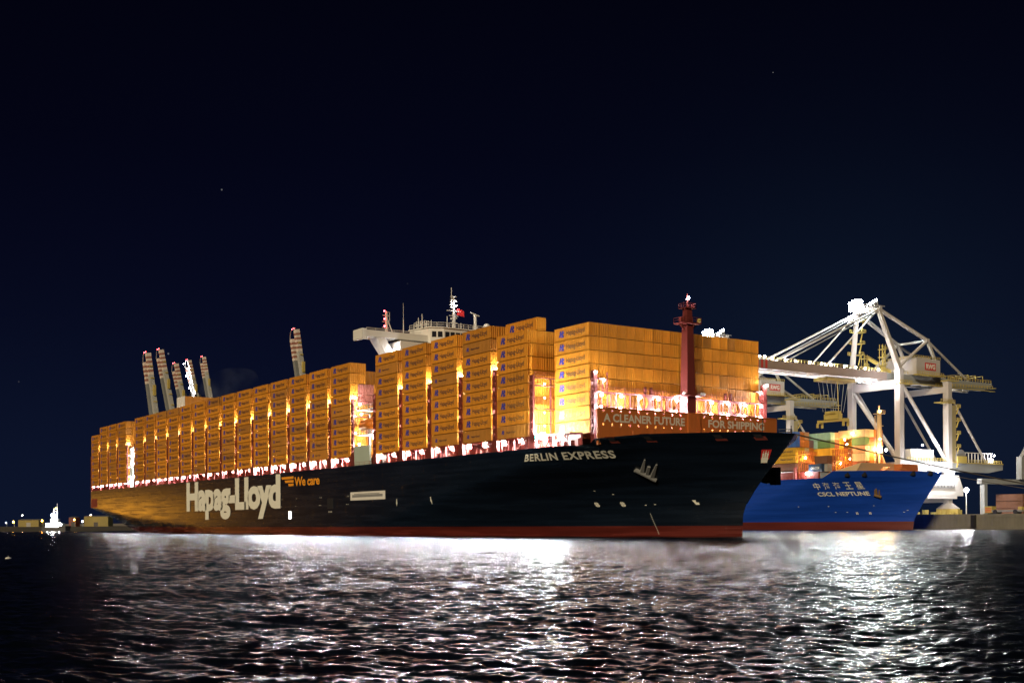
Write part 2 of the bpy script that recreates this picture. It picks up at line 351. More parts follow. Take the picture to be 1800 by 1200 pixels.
# ------------------------------------------------------------------ big ship: hull
CL = 30.3
def lerp_tab(x, tab):
    for (a, b), (c, d) in zip(tab[:-1], tab[1:]):
        if x <= c: return b + (d - b) * max(0, (x - a)) / (c - a)
    return tab[-1][1]
STEM = [(-4, 19.0), (0, 19.7), (4.5, 19.9), (6.9, 20.9), (9.5, 23.0), (12, 25.4), (16.4, 30.1), (19.5, 33.1), (20.5, 34.0), (22, 35.2)]
FLAT = [(-4, -100), (1.6, -93), (10, -56), (14.6, -27), (19, -10), (20.3, -5), (22, -2)]
def half(x, z):
    """half breadth of the hull at station x, height z"""
    sx = lerp_tab(z, STEM); fx = lerp_tab(z, FLAT)
    if x >= sx: return 0.0
    if x > fx:
        u = (sx - x) / (sx - fx); k = min(1, max(0, z / 20.3)); a = 1.75 - 0.13 * k; b = 1.0 + 0.0 * k
        return CL * max(0, 1 - (1 - u) ** a) ** (1 / b)
    if x < -229:
        t = (-229 - x) / 148; zk = 2.5 + 8.8 * t; zc = -6 if x > -315 else -6 + 16 * ((-315 - x) / 62) ** 0.9
        if z >= zk: return CL
        if z <= zc: return 0.0
        q = (zk - z) / (zk - zc); return CL * max(0, 1 - q ** 2.4) ** (1 / 2.4)
    return CL
def hull_y(x, z): return CL - half(x, z)
TRX = -377.0
def hull_grid(zs, us, mids, sterns, halff, stem, flat, cl):
    mb = MB(); rows = []
    for z in zs:
        sx, fx = lerp_tab(z, stem), lerp_tab(z, flat)
        xs = [sx - (sx - fx) * u for u in us] + [fx + (mids[-1] - fx) * k / (len(mids)) for k in range(1, len(mids))] + sterns
        rows.append([(x, halff(x, z)) for x in xs])
    n = len(rows[0])
    for sgn in (-1, 1):
        vs = [(x, cl + sgn * h, z) for z, r in zip(zs, rows) for x, h in r]
        fs = []
        for i in range(len(zs) - 1):
            for j in range(n - 1):
                q = (i * n + j, i * n + j + 1, (i + 1) * n + j + 1, (i + 1) * n + j); fs.append(q if sgn > 0 else q[::-1])
        mb.add(vs, fs)
    # transom
    vs = []
    for z, r in zip(zs, rows): vs += [(r[-1][0], cl - r[-1][1], z), (r[-1][0], cl + r[-1][1], z)]
    mb.add(vs, [(2 * i, 2 * i + 1, 2 * i + 3, 2 * i + 2) for i in range(len(zs) - 1)])
    return mb
US = [0, .004, .012, .025, .045, .07, .1, .14, .18, .23, .28, .34, .4, .46, .52, .58, .64, .7, .76, .82, .88, .94, 1]
ZS = [-4, -2, 0, 1, 2.6, 3.4, 4.2, 5, 5.8, 6.6, 7.4, 8.2, 9, 9.6, 10.2, 10.8, 11.4, 12.2, 13, 14, 15, 16, 17, 18, 18.7, 19.35]
ship = thing('container_ship', 'long navy container ship with red waterline loaded with orange containers', 'ship', (-170, 0, 0))
hg = hull_grid(ZS, US, [0, -60, -110, -160, -229], [-229 - 148 * k / 44 for k in range(45)], half, STEM, FLAT, CL)
hull = obj('hull', hg, [HULL], ship, smooth=True)
# bow bulwark: the stepped forecastle side
BTOP = [(2.4, 19.4), (4.8, 20.45), (8, 20.62), (14, 21.0), (29, 21.0), (34.0, 20.5)]
mbk = MB(); xs = [2.4, 3.2, 4.0, 4.8, 6.5, 8, 11, 14, 17, 20, 22.5, 25, 27, 29, 30.5, 31.6, 32.4, 32.9, 33.15]
for sgn in (-1, 1):
    prev = None
    for i, x in enumerate(xs):
        zt = lerp_tab(x, BTOP); colv = []
        for k in range(4):
            z = 19.34 + (zt - 19.34) * k / 3; sx = lerp_tab(z, STEM)
            xx = x if x < 29 else 29 + (x - 29) * (sx - 29) / (33.15 - 29)
            colv.append((xx, CL + sgn * half(xx, z), z))
        if prev:
            for a in range(3):
                q = [prev[a], colv[a], colv[a + 1], prev[a + 1]]; mbk.add(q if sgn < 0 else q[::-1], [(0, 1, 2, 3)])
                q2 = [(p[0] - .12, CL + (p[1] - CL) * 0.985, p[2]) for p in q]; mbk.add(q2 if sgn > 0 else q2[::-1], [(0, 1, 2, 3)])
            f_ = lambda p: (p[0] - .12, CL + (p[1] - CL) * .985, p[2])
            mbk.add([prev[3], colv[3], f_(colv[3]), f_(prev[3])], [(0, 1, 2, 3)])
        prev = colv
obj('bulwark', mbk, [HULL], ship)
dk = MB(); dxs = [-12, -8, -4, 0, 4, 8, 12, 16, 20, 24, 27, 29, 31, 32.8]
for a, b in zip(dxs[:-1], dxs[1:]):
    ha, hb = half(a, 19.2) - .05, half(b, 19.2) - .05
    dk.add([(a, CL - ha, 19.2), (b, CL - hb, 19.2), (b, CL + hb, 19.2), (a, CL + ha, 19.2)], [(0, 1, 2, 3)])
dk.box(TRX + .3, -12, 0.3, 60.3, 19.0, 19.2)
obj('deck', dk, [RED], ship)
# orange-lit rim of the stem bar
rim = MB(); zz = [(z, x) for z, x in STEM if z >= 6]
for (z0, x0), (z1, x1) in zip(zz[:-2], zz[1:-1]): rim.tube((x0, CL, z0), (x1, CL, z1), 0.16, n=6)
obj('stem_bar', rim, [HULL], ship)
# hull lettering
def on_hull(x, z, off=0.12): return (x, hull_y(x, z) - off, z)
def hull_text(name, txt, x0, x1, z0, z1, m, bold, spacing=1.0, off=0.12):
    mb = MB(); text_mb(mb, txt, lambda a, b: on_hull(x0 + (x1 - x0) * a + (1.0 * (b - .5) if off > .2 else 0), z0 + (z1 - z0) * b, off), bold, spacing=spacing)
    return obj(name, mb, [m], ship)
hull_text('lettering', 'Hapag-Lloyd', -239.7, -150.5, 5.0, 19.0, WHITE_MARK, 0.05, 0.92)
hull_text('lettering', 'We care', -139.6, -121.5, 14.8, 17.6, ORANGE_MARK, 0.03, 0.95)
mb = MB()
for k, (x0, z1) in enumerate(((-149.2, 17.9), (-146.6, 16.8), (-144.0, 15.7))):
    mb.add([on_hull(x0, z1 - .75), on_hull(-140.3, z1 - .75), on_hull(-140.3, z1), on_hull(x0 - .5, z1)], [(0, 1, 2, 3)])
obj('emblem', mb, [ORANGE_MARK], ship)
hull_text('lettering', 'BERLIN EXPRESS', -15.8, 5.2, 16.55, 18.1, WHITE_MARK, 0.03, 1.1, 0.3)
# white panel, lit pilot door, draught and tug marks
mb = MB(); mb.box(-101.4, -80.9, -0.10, 0.0, 9.7, 12.0)
pn = obj('white_panel', mb, [WHITE], ship)
mb = MB(); mb.box(-100.2, -82.2, -0.13, -0.10, 10.5, 11.2); mb.box(-99, -84, -0.13, -0.10, 11.3, 11.5); obj('grey_print', mb, [GREY], pn)
mb = MB(); mb.box(-144.3, -142.5, -0.08, 0.0, 4.8, 7.2); obj('pilot_door', mb, [WINDOWLIT], ship)
mb = MB(); mb.box(-116.5, -112.5, -0.05, 0.0, 7.6, 10.6)
for k in range(4): mb.box(-116 + k, -115.7 + k, -0.12, -.05, 7.8, 10.4)
obj('side_door', mb, [DARK], ship)
mk = MB()
def mark(x, z, w_, h_): mk.add([on_hull(x, z), on_hull(x + w_, z), on_hull(x + w_, z + h_), on_hull(x, z + h_)], [(0, 1, 2, 3)])
for x, z in ((-74.8, 7.7), (-57.4, 7.9)):
    mk.add([on_hull(x, z + 1), on_hull(x + .4, z), on_hull(x + .8, z + 1)], [(0, 1, 2)]); mark(x + .2, z + 1, .4, .9)
for x in (-150, -139, -122, -121, -104, -103): mark(x, 8.6, .45, .16); mark(x + .6, 10.8, .2, .3)
for k in range(3): mark(-115.5 + k * .9, 6.5, .35, .4)
obj('draught_marks', mk, [WHITE_MARK], ship)
mk = MB()
for k in range(12): mark(1.3 + 0.9 * (k / 11) ** 1.6, 4.9 - k * 0.39, 0.2, 0.12)
for x, z in ((-8, 10), (-4.5, 9.2), (1.0, 6.8), (3.0, 6.9)): mark(x, z, .4, .14)
obj('draught_marks', mk, [WHITE_MARK], ship)
for x in (-10.0, -4.2):
    mk = MB(); c = Vector((x + .6, 0, 7.1))
    for k in range(4):
        a0, a1 = math.pi / 2 * k + .12, math.pi / 2 * (k + 1) - .12
        mk.add([on_hull(c.x, c.z)] + [on_hull(c.x + .55 * math.cos(a0 + (a1 - a0) * i / 4), c.z + .55 * math.sin(a0 + (a1 - a0) * i / 4)) for i in range(5)], [(0, 1, 2, 3, 4, 5)])
    obj('thruster_mark', mk, [WHITE_MARK], ship)
mk = MB(); mark(11.4, 6.8, .75, .5); mk.add([on_hull(11.0, 7.8), on_hull(11.4, 6.8), on_hull(11.7, 7.3), on_hull(11.7, 7.8)], [(0, 1, 2, 3)]); obj('bulb_mark', mk, [WHITE_MARK], ship)
# coat of arms
def crest_pt(a, b): return on_hull(26.6 + 1.1 * a + b * (1.7 + .3 * a), 14.9 + 2.7 * b, 0.16)
mb = MB(); mb.add([crest_pt(*p) for p in ((0, 1), (1, 1), (1, .35), (.8, .1), (.5, 0), (.2, .1), (0, .35))], [(0, 6, 5, 4, 3, 2, 1)])
shield = obj('coat_of_arms', mb, [SIGNRED], ship)
def crest_pt2(a, b): p = crest_pt(a, b); return (p[0] + .05, p[1] - .09, p[2])
mb = MB()
for poly in (((.08, .05), (.92, .05), (.9, .42), (.1, .42)), ((.16, .42), (.34, .42), (.34, .74), (.16, .74)), ((.41, .42), (.59, .42), (.59, .80), (.41, .80)), ((.66, .42), (.84, .42), (.84, .74), (.66, .74)), ((.2, .78), (.25, .93), (.3, .78)), ((.45, .84), (.5, .97), (.55, .84)), ((.7, .78), (.75, .93), (.8, .78))):
    mb.add([crest_pt2(*p) for p in poly], [tuple(range(len(poly)))])
obj('white_castle', mb, [WHITE_MARK], shield)
# anchors in their pockets
def anchor(sgn):
    mb = MB(); A = lambda x, z, o: (x, hull_y(x, z) - o, z)
    mb.tube(A(5.6, 14.2, .3), A(7.1, 12.0, .5), 0.55, 0.5, 10)
    mb.beam(A(6.2, 13.6, .5), A(9.2, 16.1, .2), 0.9, .6, .25, .25); mb.beam(A(7.0, 12.6, .55), A(10.4, 15.1, .3), 0.9, .6, .3, .25)
    mb.beam(A(6.6, 13.2, .4), A(8.6, 14.8, .0), .6, .6)
    return obj('anchor', mb, [GREY], ship)
anchor(-1)
mb = MB(); mb.ball((19.4, 38.0, 12.6), 1.6, 8, 6, sc=(1.2, 1.2, .9)); mb.box(20.0, 21.6, 38.2, 39.8, 10.9, 14.6); mb.beam((19, 36, 14), (20.6, 39, 14), .8, .8); obj('anchor', mb, [DARK], ship)
# red fairleads let into the bulwark
for x in (7.6, 13.8, 24.1, 29.4):
    T_ = lerp_tab(x, BTOP) + .06; P_ = lambda dx, z, o: (x + dx, hull_y(x + dx, min(z, 20.9)) - o, z)
    mb = MB(); v0 = [P_(-.8, 19.4, .1), P_(.8, 19.4, .1), P_(.8, T_, .1), P_(-.8, T_, .1)]; mb.prism(v0, (-.2, .5, 0)); fl = obj('fairlead', mb, [DARKRED], ship)
    mb = MB(); mb.prism([P_(-.5, 19.8, .14), P_(.5, 19.8, .14), P_(.5, 20.5, .14), P_(-.5, 20.5, .14)], (0, .03, 0)); obj('roller', mb, [DARK], fl)
# stern: red-brown plate stands for the lit mooring opening
mb = MB(); mb.box(-376.2, -366, -0.08, 0.0, 11.6, 15.6); st = obj('stern_opening_plate', mb, [RED], ship)
mb = MB()
for k in range(5): mb.box(-375.6 + k * 2, -374.4 + k * 2, -.14, -.08, 12, 15.2)
obj('bar', mb, [DARKRED], st)

# ------------------------------------------------------------------ bays
L40 = 12.19; PITCH = 14.768; ZB = 22.08; CH = 2.93; CHH = 2.78; CW = 2.44; CP = 2.52
fronts = [0.0]
for k in range(5): fronts.append(-PITCH * (1 + k))
for k in range(14): fronts.append(-101.5 - PITCH * k)
for k in range(4): fronts.append(-319.1 - PITCH * k)
tiers = [8, 8, 9, 9, 9, 9] + [9] * 14 + [9, 9, 9, 8]
def side_lat(b): return 5.46 if b == 0 else 0.0

def container_mb(L, x0=0.0, y0=0.0, z0=0.0, mi=0, doors=True):
    mb = MB(); H = CHH; W = CW; r = 0.045; c = 0.16
    mb.box(x0 - L + r, x0 - r, y0 + r, y0 + W - r, z0 + .08, z0 + H - r * 1.2, mi)
    for xx in (x0 - L, x0 - c):
        for yy in (y0, y0 + W - c): mb.box(xx, xx + c, yy, yy + c, z0, z0 + H, mi)
    for yy in (y0, y0 + W - c):
        mb.box(x0 - L + c, x0 - c, yy + .003, yy + c - .003, z0 + .003, z0 + .16, mi); mb.box(x0 - L + c, x0 - c, yy + .003, yy + c - .003, z0 + H - .11, z0 + H - .003, mi)
    for xx in (x0 - L, x0 - c):
        mb.box(xx + .003, xx + c - .003, y0 + c, y0 + W - c, z0 + .003, z0 + .17, mi); mb.box(xx + .003, xx + c - .003, y0 + c, y0 + W - c, z0 + H - .13, z0 + H - .003, mi)
    if doors:
        for yy in (.5, .95, 1.45, 1.9): mb.box(x0 - .04, x0 - .008, y0 + yy - .02, y0 + yy + .02, z0 + .17, z0 + H - .13, mi)
    return mb
def emblem_mb(mb, x, y, z, w_, h, mi=0):
    """two leaning blue strokes joined by a bar"""
    P = lambda a, b: (x + w_ * (a + 0.18 * (b - .5)), y, z + h * b)
    for poly in (((.02, .05), (.36, .05), (.42, .35), (.42, .95), (.12, .95), (.10, .5)), ((.52, 0), (.82, 0), (.82, .95), (.52, .95)), ((.42, .38), (.52, .38), (.52, .62), (.42, .62)), ((.82, 0), (1.05, 0), (1.05, .28), (.82, .28)), ((.82, .5), (1.0, .5), (1.0, .72), (.82, .72))):
        mb.add([P(*p) for p in poly], [tuple(range(len(poly)))], mi)
    return mb
def big_text(mb, o, mi): return text_mb(mb, 'Hapag-Lloyd', lambda a, b: (o[0] - L40 + L40 * (.345 + .53 * a), o[1] - .012, o[2] + CHH * (.22 + .50 * b)), 0.004, mi)
def small_text(mb, o, mi): return text_mb(mb, 'Hapag-Lloyd', lambda a, b: (o[0] - L40 + L40 * (.30 + .30 * a), o[1] - .012, o[2] + CHH * (.36 + .20 * b)), 0.018, mi)
def big_emblem(mb, o, mi): return emblem_mb(mb, o[0] - L40 + L40 * .135, o[1] - .012, o[2] + CHH * .25, L40 * .145, CHH * .56, mi)
def small_emblem(mb, o, mi): return emblem_mb(mb, o[0] - L40 + L40 * .15, o[1] - .012, o[2] + CHH * .34, L40 * .085, CHH * .34, mi)
Z3 = (0, 0, 0)
ME = {'bright': container_mb(L40).mesh('container_body', [ORANGE]), 'dull': container_mb(L40).mesh('container_body', [ORANGE_DULL])}
TX = {'big': big_text(MB(), Z3, 0).mesh('lettering', [INK]), 'small': small_text(MB(), Z3, 0).mesh('lettering', [INK])}
EM = {'big': big_emblem(MB(), Z3, 0).mesh('emblem', [BLUE_MARK]), 'small': small_emblem(MB(), Z3, 0).mesh('emblem', [BLUE_MARK])}
ORD = ['first', 'second', 'third', 'fourth', 'fifth', 'sixth', 'seventh', 'eighth', 'ninth', 'tenth', 'eleventh', 'twelfth', 'thirteenth', 'fourteenth', 'fifteenth', 'sixteenth', 'seventeenth', 'eighteenth', 'nineteenth', 'twentieth']
def fromtop(k): return 'topmost' if k == 0 else ORD[k] + ' from top'
def container(x, y, z, shade, marks, label, group):
    o = bpy.data.objects.new('shipping_container', ME[shade]); COL.objects.link(o); o.location = (x, y, z)
    tag(o, label, 'container', group)
    if marks:
        a = bpy.data.objects.new('lettering', TX[marks]); COL.objects.link(a); a.parent = o
        a = bpy.data.objects.new('emblem', EM[marks]); COL.objects.link(a); a.parent = o
    return o
small_rows = {1: {7}, 2: {1, 8}, 3: {3, 8}, 5: {1, 4}, 6: {4}, 7: {8}, 9: {6, 7}, 11: {4}, 12: {6}, 14: {8}, 16: {3}, 17: {4}, 18: {3}}
dull_big = {(6, 5), (7, 3), (8, 8), (8, 5), (9, 2), (13, 5), (13, 0), (12, 5), (10, 3), (15, 6), (7, 7), (9, 1), (12, 7)}
rest = MB()
SEC = [ORANGE, ORANGE_DULL, INK, BLUE_MARK]
def bay_name(b):
    if b < 6: return ('foremost side stack at the bow' if b == 0 else ORD[b] + ' side stack from the bow')
    return ORD[b - 6] + ' side stack behind the white bridge'
# outboard column of every bay: individual boxes as far aft as they show clearly
for b in range(24):
    n = tiers[b]
    for t in range(n):
        k = n - 1 - t; x, y, z = fronts[b], side_lat(b), ZB + t * CH
        small = k in small_rows.get(b, ()) or (b > 15 and rng.rand() < .12)
        if b in (10,): small = False
        shade = 'dull' if small or (b, k) in dull_big else 'bright'
        if b <= 17:
            look = 'faded' if shade == 'dull' else 'bright'
            lab = look + ' orange container with ' + ('small' if small else 'large') + ' blue emblem, ' + fromtop(k) + ', ' + bay_name(b).replace('behind the white', 'behind white').replace('from the bow', 'from bow')
            container(x, y, z, shade, 'small' if small else 'big', lab, 'orange containers in the side stacks')
        else:
            src = container_mb(L40, x, y, z); rest.add(src.v, src.f, 1 if shade == 'dull' else 0)
            o3 = (x, y, z)
            (small_text if small else big_text)(rest, o3, 2); (small_emblem if small else big_emblem)(rest, o3, 3)
# front of the bow stack: twenty columns of container ends
for c in range(1, 20):
    for t in range(8):
        k = 7 - t; x, y, z = 0.0, 5.46 + c * CP, ZB + t * CH
        dull = rng.rand() < .13
        if t >= 2:
            container(x, y, z, 'dull' if dull else 'bright', None, ('faded' if dull else 'bright') + ' orange container end on bow stack front, ' + fromtop(k) + ', column ' + ORD[c] + ' from left', 'container ends on the front of the bow stack')
        else:
            src = container_mb(L40, x, y, z); rest.add(src.v, src.f, 1 if dull else 0)
# second and third columns seen in the open gaps
for c, n in ((1, 9), (2, 8)):
    for t in range(n):
        k = n - 1 - t
        container(fronts[1], c * CP, ZB + t * CH, 'bright', 'big' if (t == 8) else None, 'orange container beside the foremast-side gap, ' + fromtop(k) + ', ' + ORD[c] + ' column inward behind bow stack', 'container ends in the gap behind the bow stack')
PINK = container_mat('rust_red_container_paint', (0.45, 0.16, 0.12))
ME['rust'] = container_mb(L40).mesh('container_body', [PINK])
for c, n in ((1, 9), (2, 7)):
    for t in range(n):
        k = n - 1 - t
        sh_ = 'rust' if (c, k) in ((1, 3), (1, 2), (2, 0), (2, 1), (2, 4)) else 'bright'
        container(fronts[6], c * CP, ZB + t * CH, sh_, None, ('rusty red' if sh_ == 'rust' else 'orange') + ' container end in gap by white bridge, ' + fromtop(k) + ', ' + ORD[c] + ' column inward', 'container ends in the gap at the bridge')
# inner columns nobody can tell apart
for b in range(1, 24):
    skip = 3 if b in (1, 6) else 1
    for c in range(skip, 24):
        n = tiers[b] - (1 if (c + b) % 5 == 0 else 0)
        if b == 6 and c < 9: n = 7
        rest.box(fronts[b] - L40, fronts[b], c * CP, c * CP + CW, ZB, ZB + n * CH - .1, 1 if (b * 7 + c * 3) % 6 == 0 else 0)
tag(obj('stacked_containers', rest, SEC, loc=(-200, 20, ZB)), 'stacks of orange containers filling the inner rows and the stern of the navy ship', 'containers', None, 'stuff')

# ------------------------------------------------------------------ lashing bridges, deck lamps
def lashing_bridge(xc, ztop, lat0=0.0, full=60.6):
    mb = MB(); y0 = lat0; hw = 0.62
    for sgn in (0, 1):
        ya = y0 if sgn == 0 else full - y0 - .5
        mb.box(xc - 1.0, xc + 1.0, ya + .05, ya + .9, 19.2, 22.0)
        for xx in (xc - hw, xc + hw - .3): mb.box(xx, xx + .3, ya, ya + .45, 22.0, ztop)
        z = 22.0; k = 0
        while z < ztop - .5:
            mb.box(xc - hw + .3, xc + hw - .3, ya + .02, ya + .43, z, min(z + .95, ztop)); z += 1.72
        mb.box(xc - hw, xc + hw, ya - .02, ya + .47, ztop, ztop + .25)
    for z in (22.3, 28.0, 33.0, ztop - .3):
        if z < ztop: mb.box(xc - .5, xc + .5, y0 + .9, full - y0 - .9, z, z + .18)
    yy = y0 + 5
    while yy < full - y0 - 4:
        mb.box(xc - .15, xc + .15, yy, yy + .3, 22, ztop - .3); yy += CP * 2
    mb.rail([(xc + .5, y0 + .6, ztop - .1), (xc + .5, full - y0 - .6, ztop - .1)], 1.0, 6, .04)
    return obj('lashing_bridge', mb, [DARKRED], ship)
lm_top = None
def add_lamp(parent, c, r, m, name='lamp'):
    return obj(name, lamp_box(c, r), [m], parent)
gapx = []
for b in range(1, 23):
    if b in (5, 19): continue
    gapx.append((fronts[b] - L40 - (PITCH - L40) / 2, 37.7))
gapx += [(fronts[5] - L40 - 1.0, 37.9), (fronts[6] + 1.2, 37.7), (fronts[19] - L40 - 1.0, 37.7), (fronts[20] + 1.1, 37.7), (fronts[23] - L40 - .9, 35.5)]
for xc, zt in gapx:
    lb = lashing_bridge(xc, zt)
    fa = 1.0 if xc > -190 else .72
    add_lamp(lb, (xc, 0.95, zt + .7), .25 * fa, LAMP)
    for z in (33.2, 28.4, 24.2): add_lamp(lb, (xc, 1.0, z), .16 * fa, LAMP_SOFT)
# gap behind the bow stack
xg = fronts[1] + 1.3
lb = lashing_bridge(xg, 35.0)
for y in (3.0, 6.5, 10):
    for z in (33.4, 30.4, 27.2, 24.3): add_lamp(lb, (xg + .75, y, z), .11, LAMP_SOFT)
# coaming wall and pillars along the side deck, with the deck lamps in front
cm = MB(); cm.box(-372, -102, 3.2, 3.6, 19.2, 22.0); cm.box(-86, 0, 3.2, 3.6, 19.2, 22.0)
for b in range(24):
    for k in range(5):
        x = fronts[b] - L40 + 1 + k * 2.5
        if rng.rand() < .75: cm.box(x, x + .25, .35, .6, 19.2, 21.9)
        if rng.rand() < .6: cm.box(x + .6, x + 1.5, 2.2, 3.1, 19.2, 19.9 + rng.rand() * 1.1)
    cm.box(fronts[b] - L40, fronts[b], .3, 3.2, 21.75, 22.0)
obj('coaming', cm, [RED], ship)
rl = MB(); rl.rail([(-376, .15, 19.2), (3, .15, 19.2)], 1.0, 3.0, .035); obj('railing', rl, [RED], ship)
DECKLAMP = lampmat('deck_floodlight', (0.95, 0.93, 1.0), 2600)
dl_ = lamp_box((0, 0, 0), .40); dl_.box(-.75, .75, .30, .36, -.75, .42, 1); dl_.box(-.75, .75, -.1, .30, .34, .40, 1); dl_.box(-.78, -.74, -.1, .36, -.4, .42, 1); dl_.box(.74, .78, -.1, .36, -.4, .42, 1)  # hood plates added to keep the lamp's light off the deck
dlm = dl_.mesh('deck_lamp', [DECKLAMP, DARKRED])
da_ = lamp_box((0, 0, 0), .17); da_.v += [p for p in dl_.v[len(da_.v):]]; da_.f += dl_.f[len(da_.f):]; da_.m += dl_.m[len(da_.m):]
dlm_aft = da_.mesh('deck_lamp', [DECKLAMP, DARKRED])
for b in range(24):
    for fx in ((.12, .68) if b > 0 else (.2, .7)):
        o = bpy.data.objects.new('deck_lamp', dlm if b < 11 else dlm_aft); COL.objects.link(o); o.parent = ship
        o.location = Vector((fronts[b] - L40 + L40 * fx, 0.85, 21.35)) - ship.location
# sidelight screen and floodlight in the gap behind the bow stack
mb = MB(); mb.box(-12.4, -11.9, -.1, .6, 20.9, 22.4); mb.box(-12.3, -12.0, .1, .4, 19.2, 20.9); sl = obj('side_light', mb, [DARK], ship)
add_lamp(sl, (-11.6, 0.0, 21.6), .38, GREENLAMP, 'green_lens')
mb = MB(); mb.tube((-9.4, .5, 19.2), (-9.4, .5, 21.2), .12); fl = obj('floodlight', mb, [DARK], ship)
add_lamp(fl, (-9.4, 0.1, 21.7), .8, FLOOD, 'lens')

# ------------------------------------------------------------------ front lashing bridge, breakwater, foremast, foredeck
def plate_holes(mb, fn, us, vs_, holes, n=12, mi=0):
    """flat plate of cells in (u, v); a cell listed in holes gets a round opening (centre, radius)"""
    for i in range(len(us) - 1):
        for j in range(len(vs_) - 1):
            u0, u1, v0, v1 = us[i], us[i + 1], vs_[j], vs_[j + 1]
            if (i, j) not in holes: mb.add([fn(u0, v0), fn(u1, v0), fn(u1, v1), fn(u0, v1)], [(0, 1, 2, 3)], mi); continue
            cu, cv, ru, rv = holes[(i, j)]; outer = []; inner = []
            for k in range(n):
                a = 2 * math.pi * k / n + math.pi / n; c, s_ = math.cos(a), math.sin(a)
                q = 1 / max(abs(c), abs(s_)); hu, hv = (u1 - u0) / 2, (v1 - v0) / 2
                outer.append(fn((u0 + u1) / 2 + hu * c * q, (v0 + v1) / 2 + hv * s_ * q)); inner.append(fn(cu + ru * c, cv + rv * s_))
            mb.add(outer + inner, [(k, (k + 1) % n, n + (k + 1) % n, n + k) for k in range(n)], mi)
            # corner triangles
            for a, b in ((u0, v0), (u1, v0), (u1, v1), (u0, v1)):
                ks = sorted(range(n), key=lambda k: (Vector(outer[k]) - Vector(fn(a, b))).length)[:2]
                mb.add([fn(a, b), outer[ks[0]], outer[ks[1]]], [(0, 1, 2)], mi)
    return mb
YA, YB = 5.6, 56.6
mb = MB()
mb.box(.7, 1.9, YA, YB, 30.35, 30.7); mb.box(.7, 1.9, YA, YB, 26.6, 26.85)
y = YA + .3
k = 0
while y < YB:
    mb.box(1.55, 1.75, y, y + .22, 20, 30.4); y += CP * (1 if k % 2 else .55); k += 1
for zc in (27.5, 28.1): mb.box(1.7, 1.78, YA, YB, zc, zc + .07)
for yc in (20.6, 44.6):
    plate_holes(mb, lambda u, v: (1.92, u, v), [yc - 3.6, yc, yc + 3.6], [27.3, 30.4], {(0, 0): (yc - 1.75, 28.9, 1.35, 1.3), (1, 0): (yc + 1.75, 28.9, 1.35, 1.3)})
    mb.box(.9, 1.5, yc - 1, yc - .6, 30.7, 32.4); mb.box(.9, 1.5, yc + .7, yc + 1.1, 30.7, 32.4)
plate_holes(mb, lambda u, v: (1.92, u, v), [25.6, 28.6], [27.3, 30.4], {(0, 0): (27.1, 28.9, 1.2, 1.25)})
for ya in (YA - .3, YB - .9):
    for xx in (.6, 1.5): mb.box(xx, xx + .3, ya, ya + .9, 19.2, 35.0)
    z = 20.0
    while z < 34.6: mb.box(.9, 1.5, ya + .05, ya + .85, z, z + .7); z += 1.6
for ya, yb in ((YA + .6, YA + 3.4), (YB - 3.6, YB - .9)):
    mb.box(.7, 1.9, ya, yb, 33.2, 33.4); mb.box(1.6, 1.8, yb - .2, yb, 20, 34.8); mb.box(1.6, 1.8, (ya + yb) / 2, (ya + yb) / 2 + .2, 30, 33.3)
mb.rail([(1.85, YA, 30.7), (1.85, YB, 30.7)], 1.0, 2.6, .035)
flb = obj('lashing_bridge', mb, [DARKRED], ship)
FRONTLAMP = lampmat('front_floodlight', (0.98, 0.93, 0.97), 750)
def hooded(parent, c):
    h_ = lamp_box(c, .27); h_.box(c[0] - .34, c[0] - .29, c[1] - .27, c[1] + .27, c[2] - .27, c[2] + .27, 1)  # back plate added to hold light off the containers behind
    return obj('floodlight', h_, [FRONTLAMP, DARKRED], parent)
for k in range(10):
    y = 7.0 + 5.25 * k
    hooded(flb, (2.35, y, 29.9)); hooded(flb, (2.4, y - .3, 27.35))
for y in (7.6, 54.2): add_lamp(flb, (2.2, y, 33.0), .24, LAMP)
add_lamp(flb, (2.1, 56.4, 34.9), .22, LAMP); add_lamp(flb, (2.1, 5.7, 34.6), .16, LAMP)
# breakwater with its two rows of round holes
BX = 5.0; bu = list(np.linspace(4.0, 56.2, 23)); bv = [20.0, 23.0, 23.9, 25.8, 26.75]
holes = {}
for i in range(22):
    if i % 11 == 10: continue
    c = (bu[i] + bu[i + 1]) / 2; holes[(i, 1)] = (c, 23.45, .26, .27); holes[(i, 3)] = (c, 26.25, .26, .27)
mb = MB(); plate_holes(mb, lambda u, v: (BX, u, v), bu, bv, holes)
mb.box(BX - .5, BX, 3.7, 4.0, 19.2, 26.75); mb.box(BX - .5, BX, 56.2, 56.5, 19.2, 26.75); mb.box(BX - .4, BX + .12, 4.0, 56.2, 26.752, 26.95)
mb.box(BX + .003, BX + .35, 28.6, 32.2, 19.2, 26.7)
for k in range(12): mb.prism([(BX - .06, 4.4 + k * 4.6, 19.3), (BX - .06, 4.4 + k * 4.6, 22.8), (BX - 1.6, 4.4 + k * 4.6, 19.3)], (0, .12, 0))
bw = obj('breakwater', mb, [BWORANGE], ship)
for txt, ya, yb in (('A CLEANER FUTURE', 5.2, 27.8), ('FOR SHIPPING', 34.8, 52.3)):
    m2 = MB(); text_mb(m2, txt, lambda a, b: (BX + .05, ya + (yb - ya) * a, 24.0 + 1.75 * b), .03); obj('lettering', m2, [mat('faded_lettering', (0.62, 0.58, 0.50), .6)], bw)  # off-white, greyer than the lettering on the hull
for k in range(10): add_lamp(bw, (BX - 1.6, 7 + k * 5.2, 24.6), .22, LAMP)
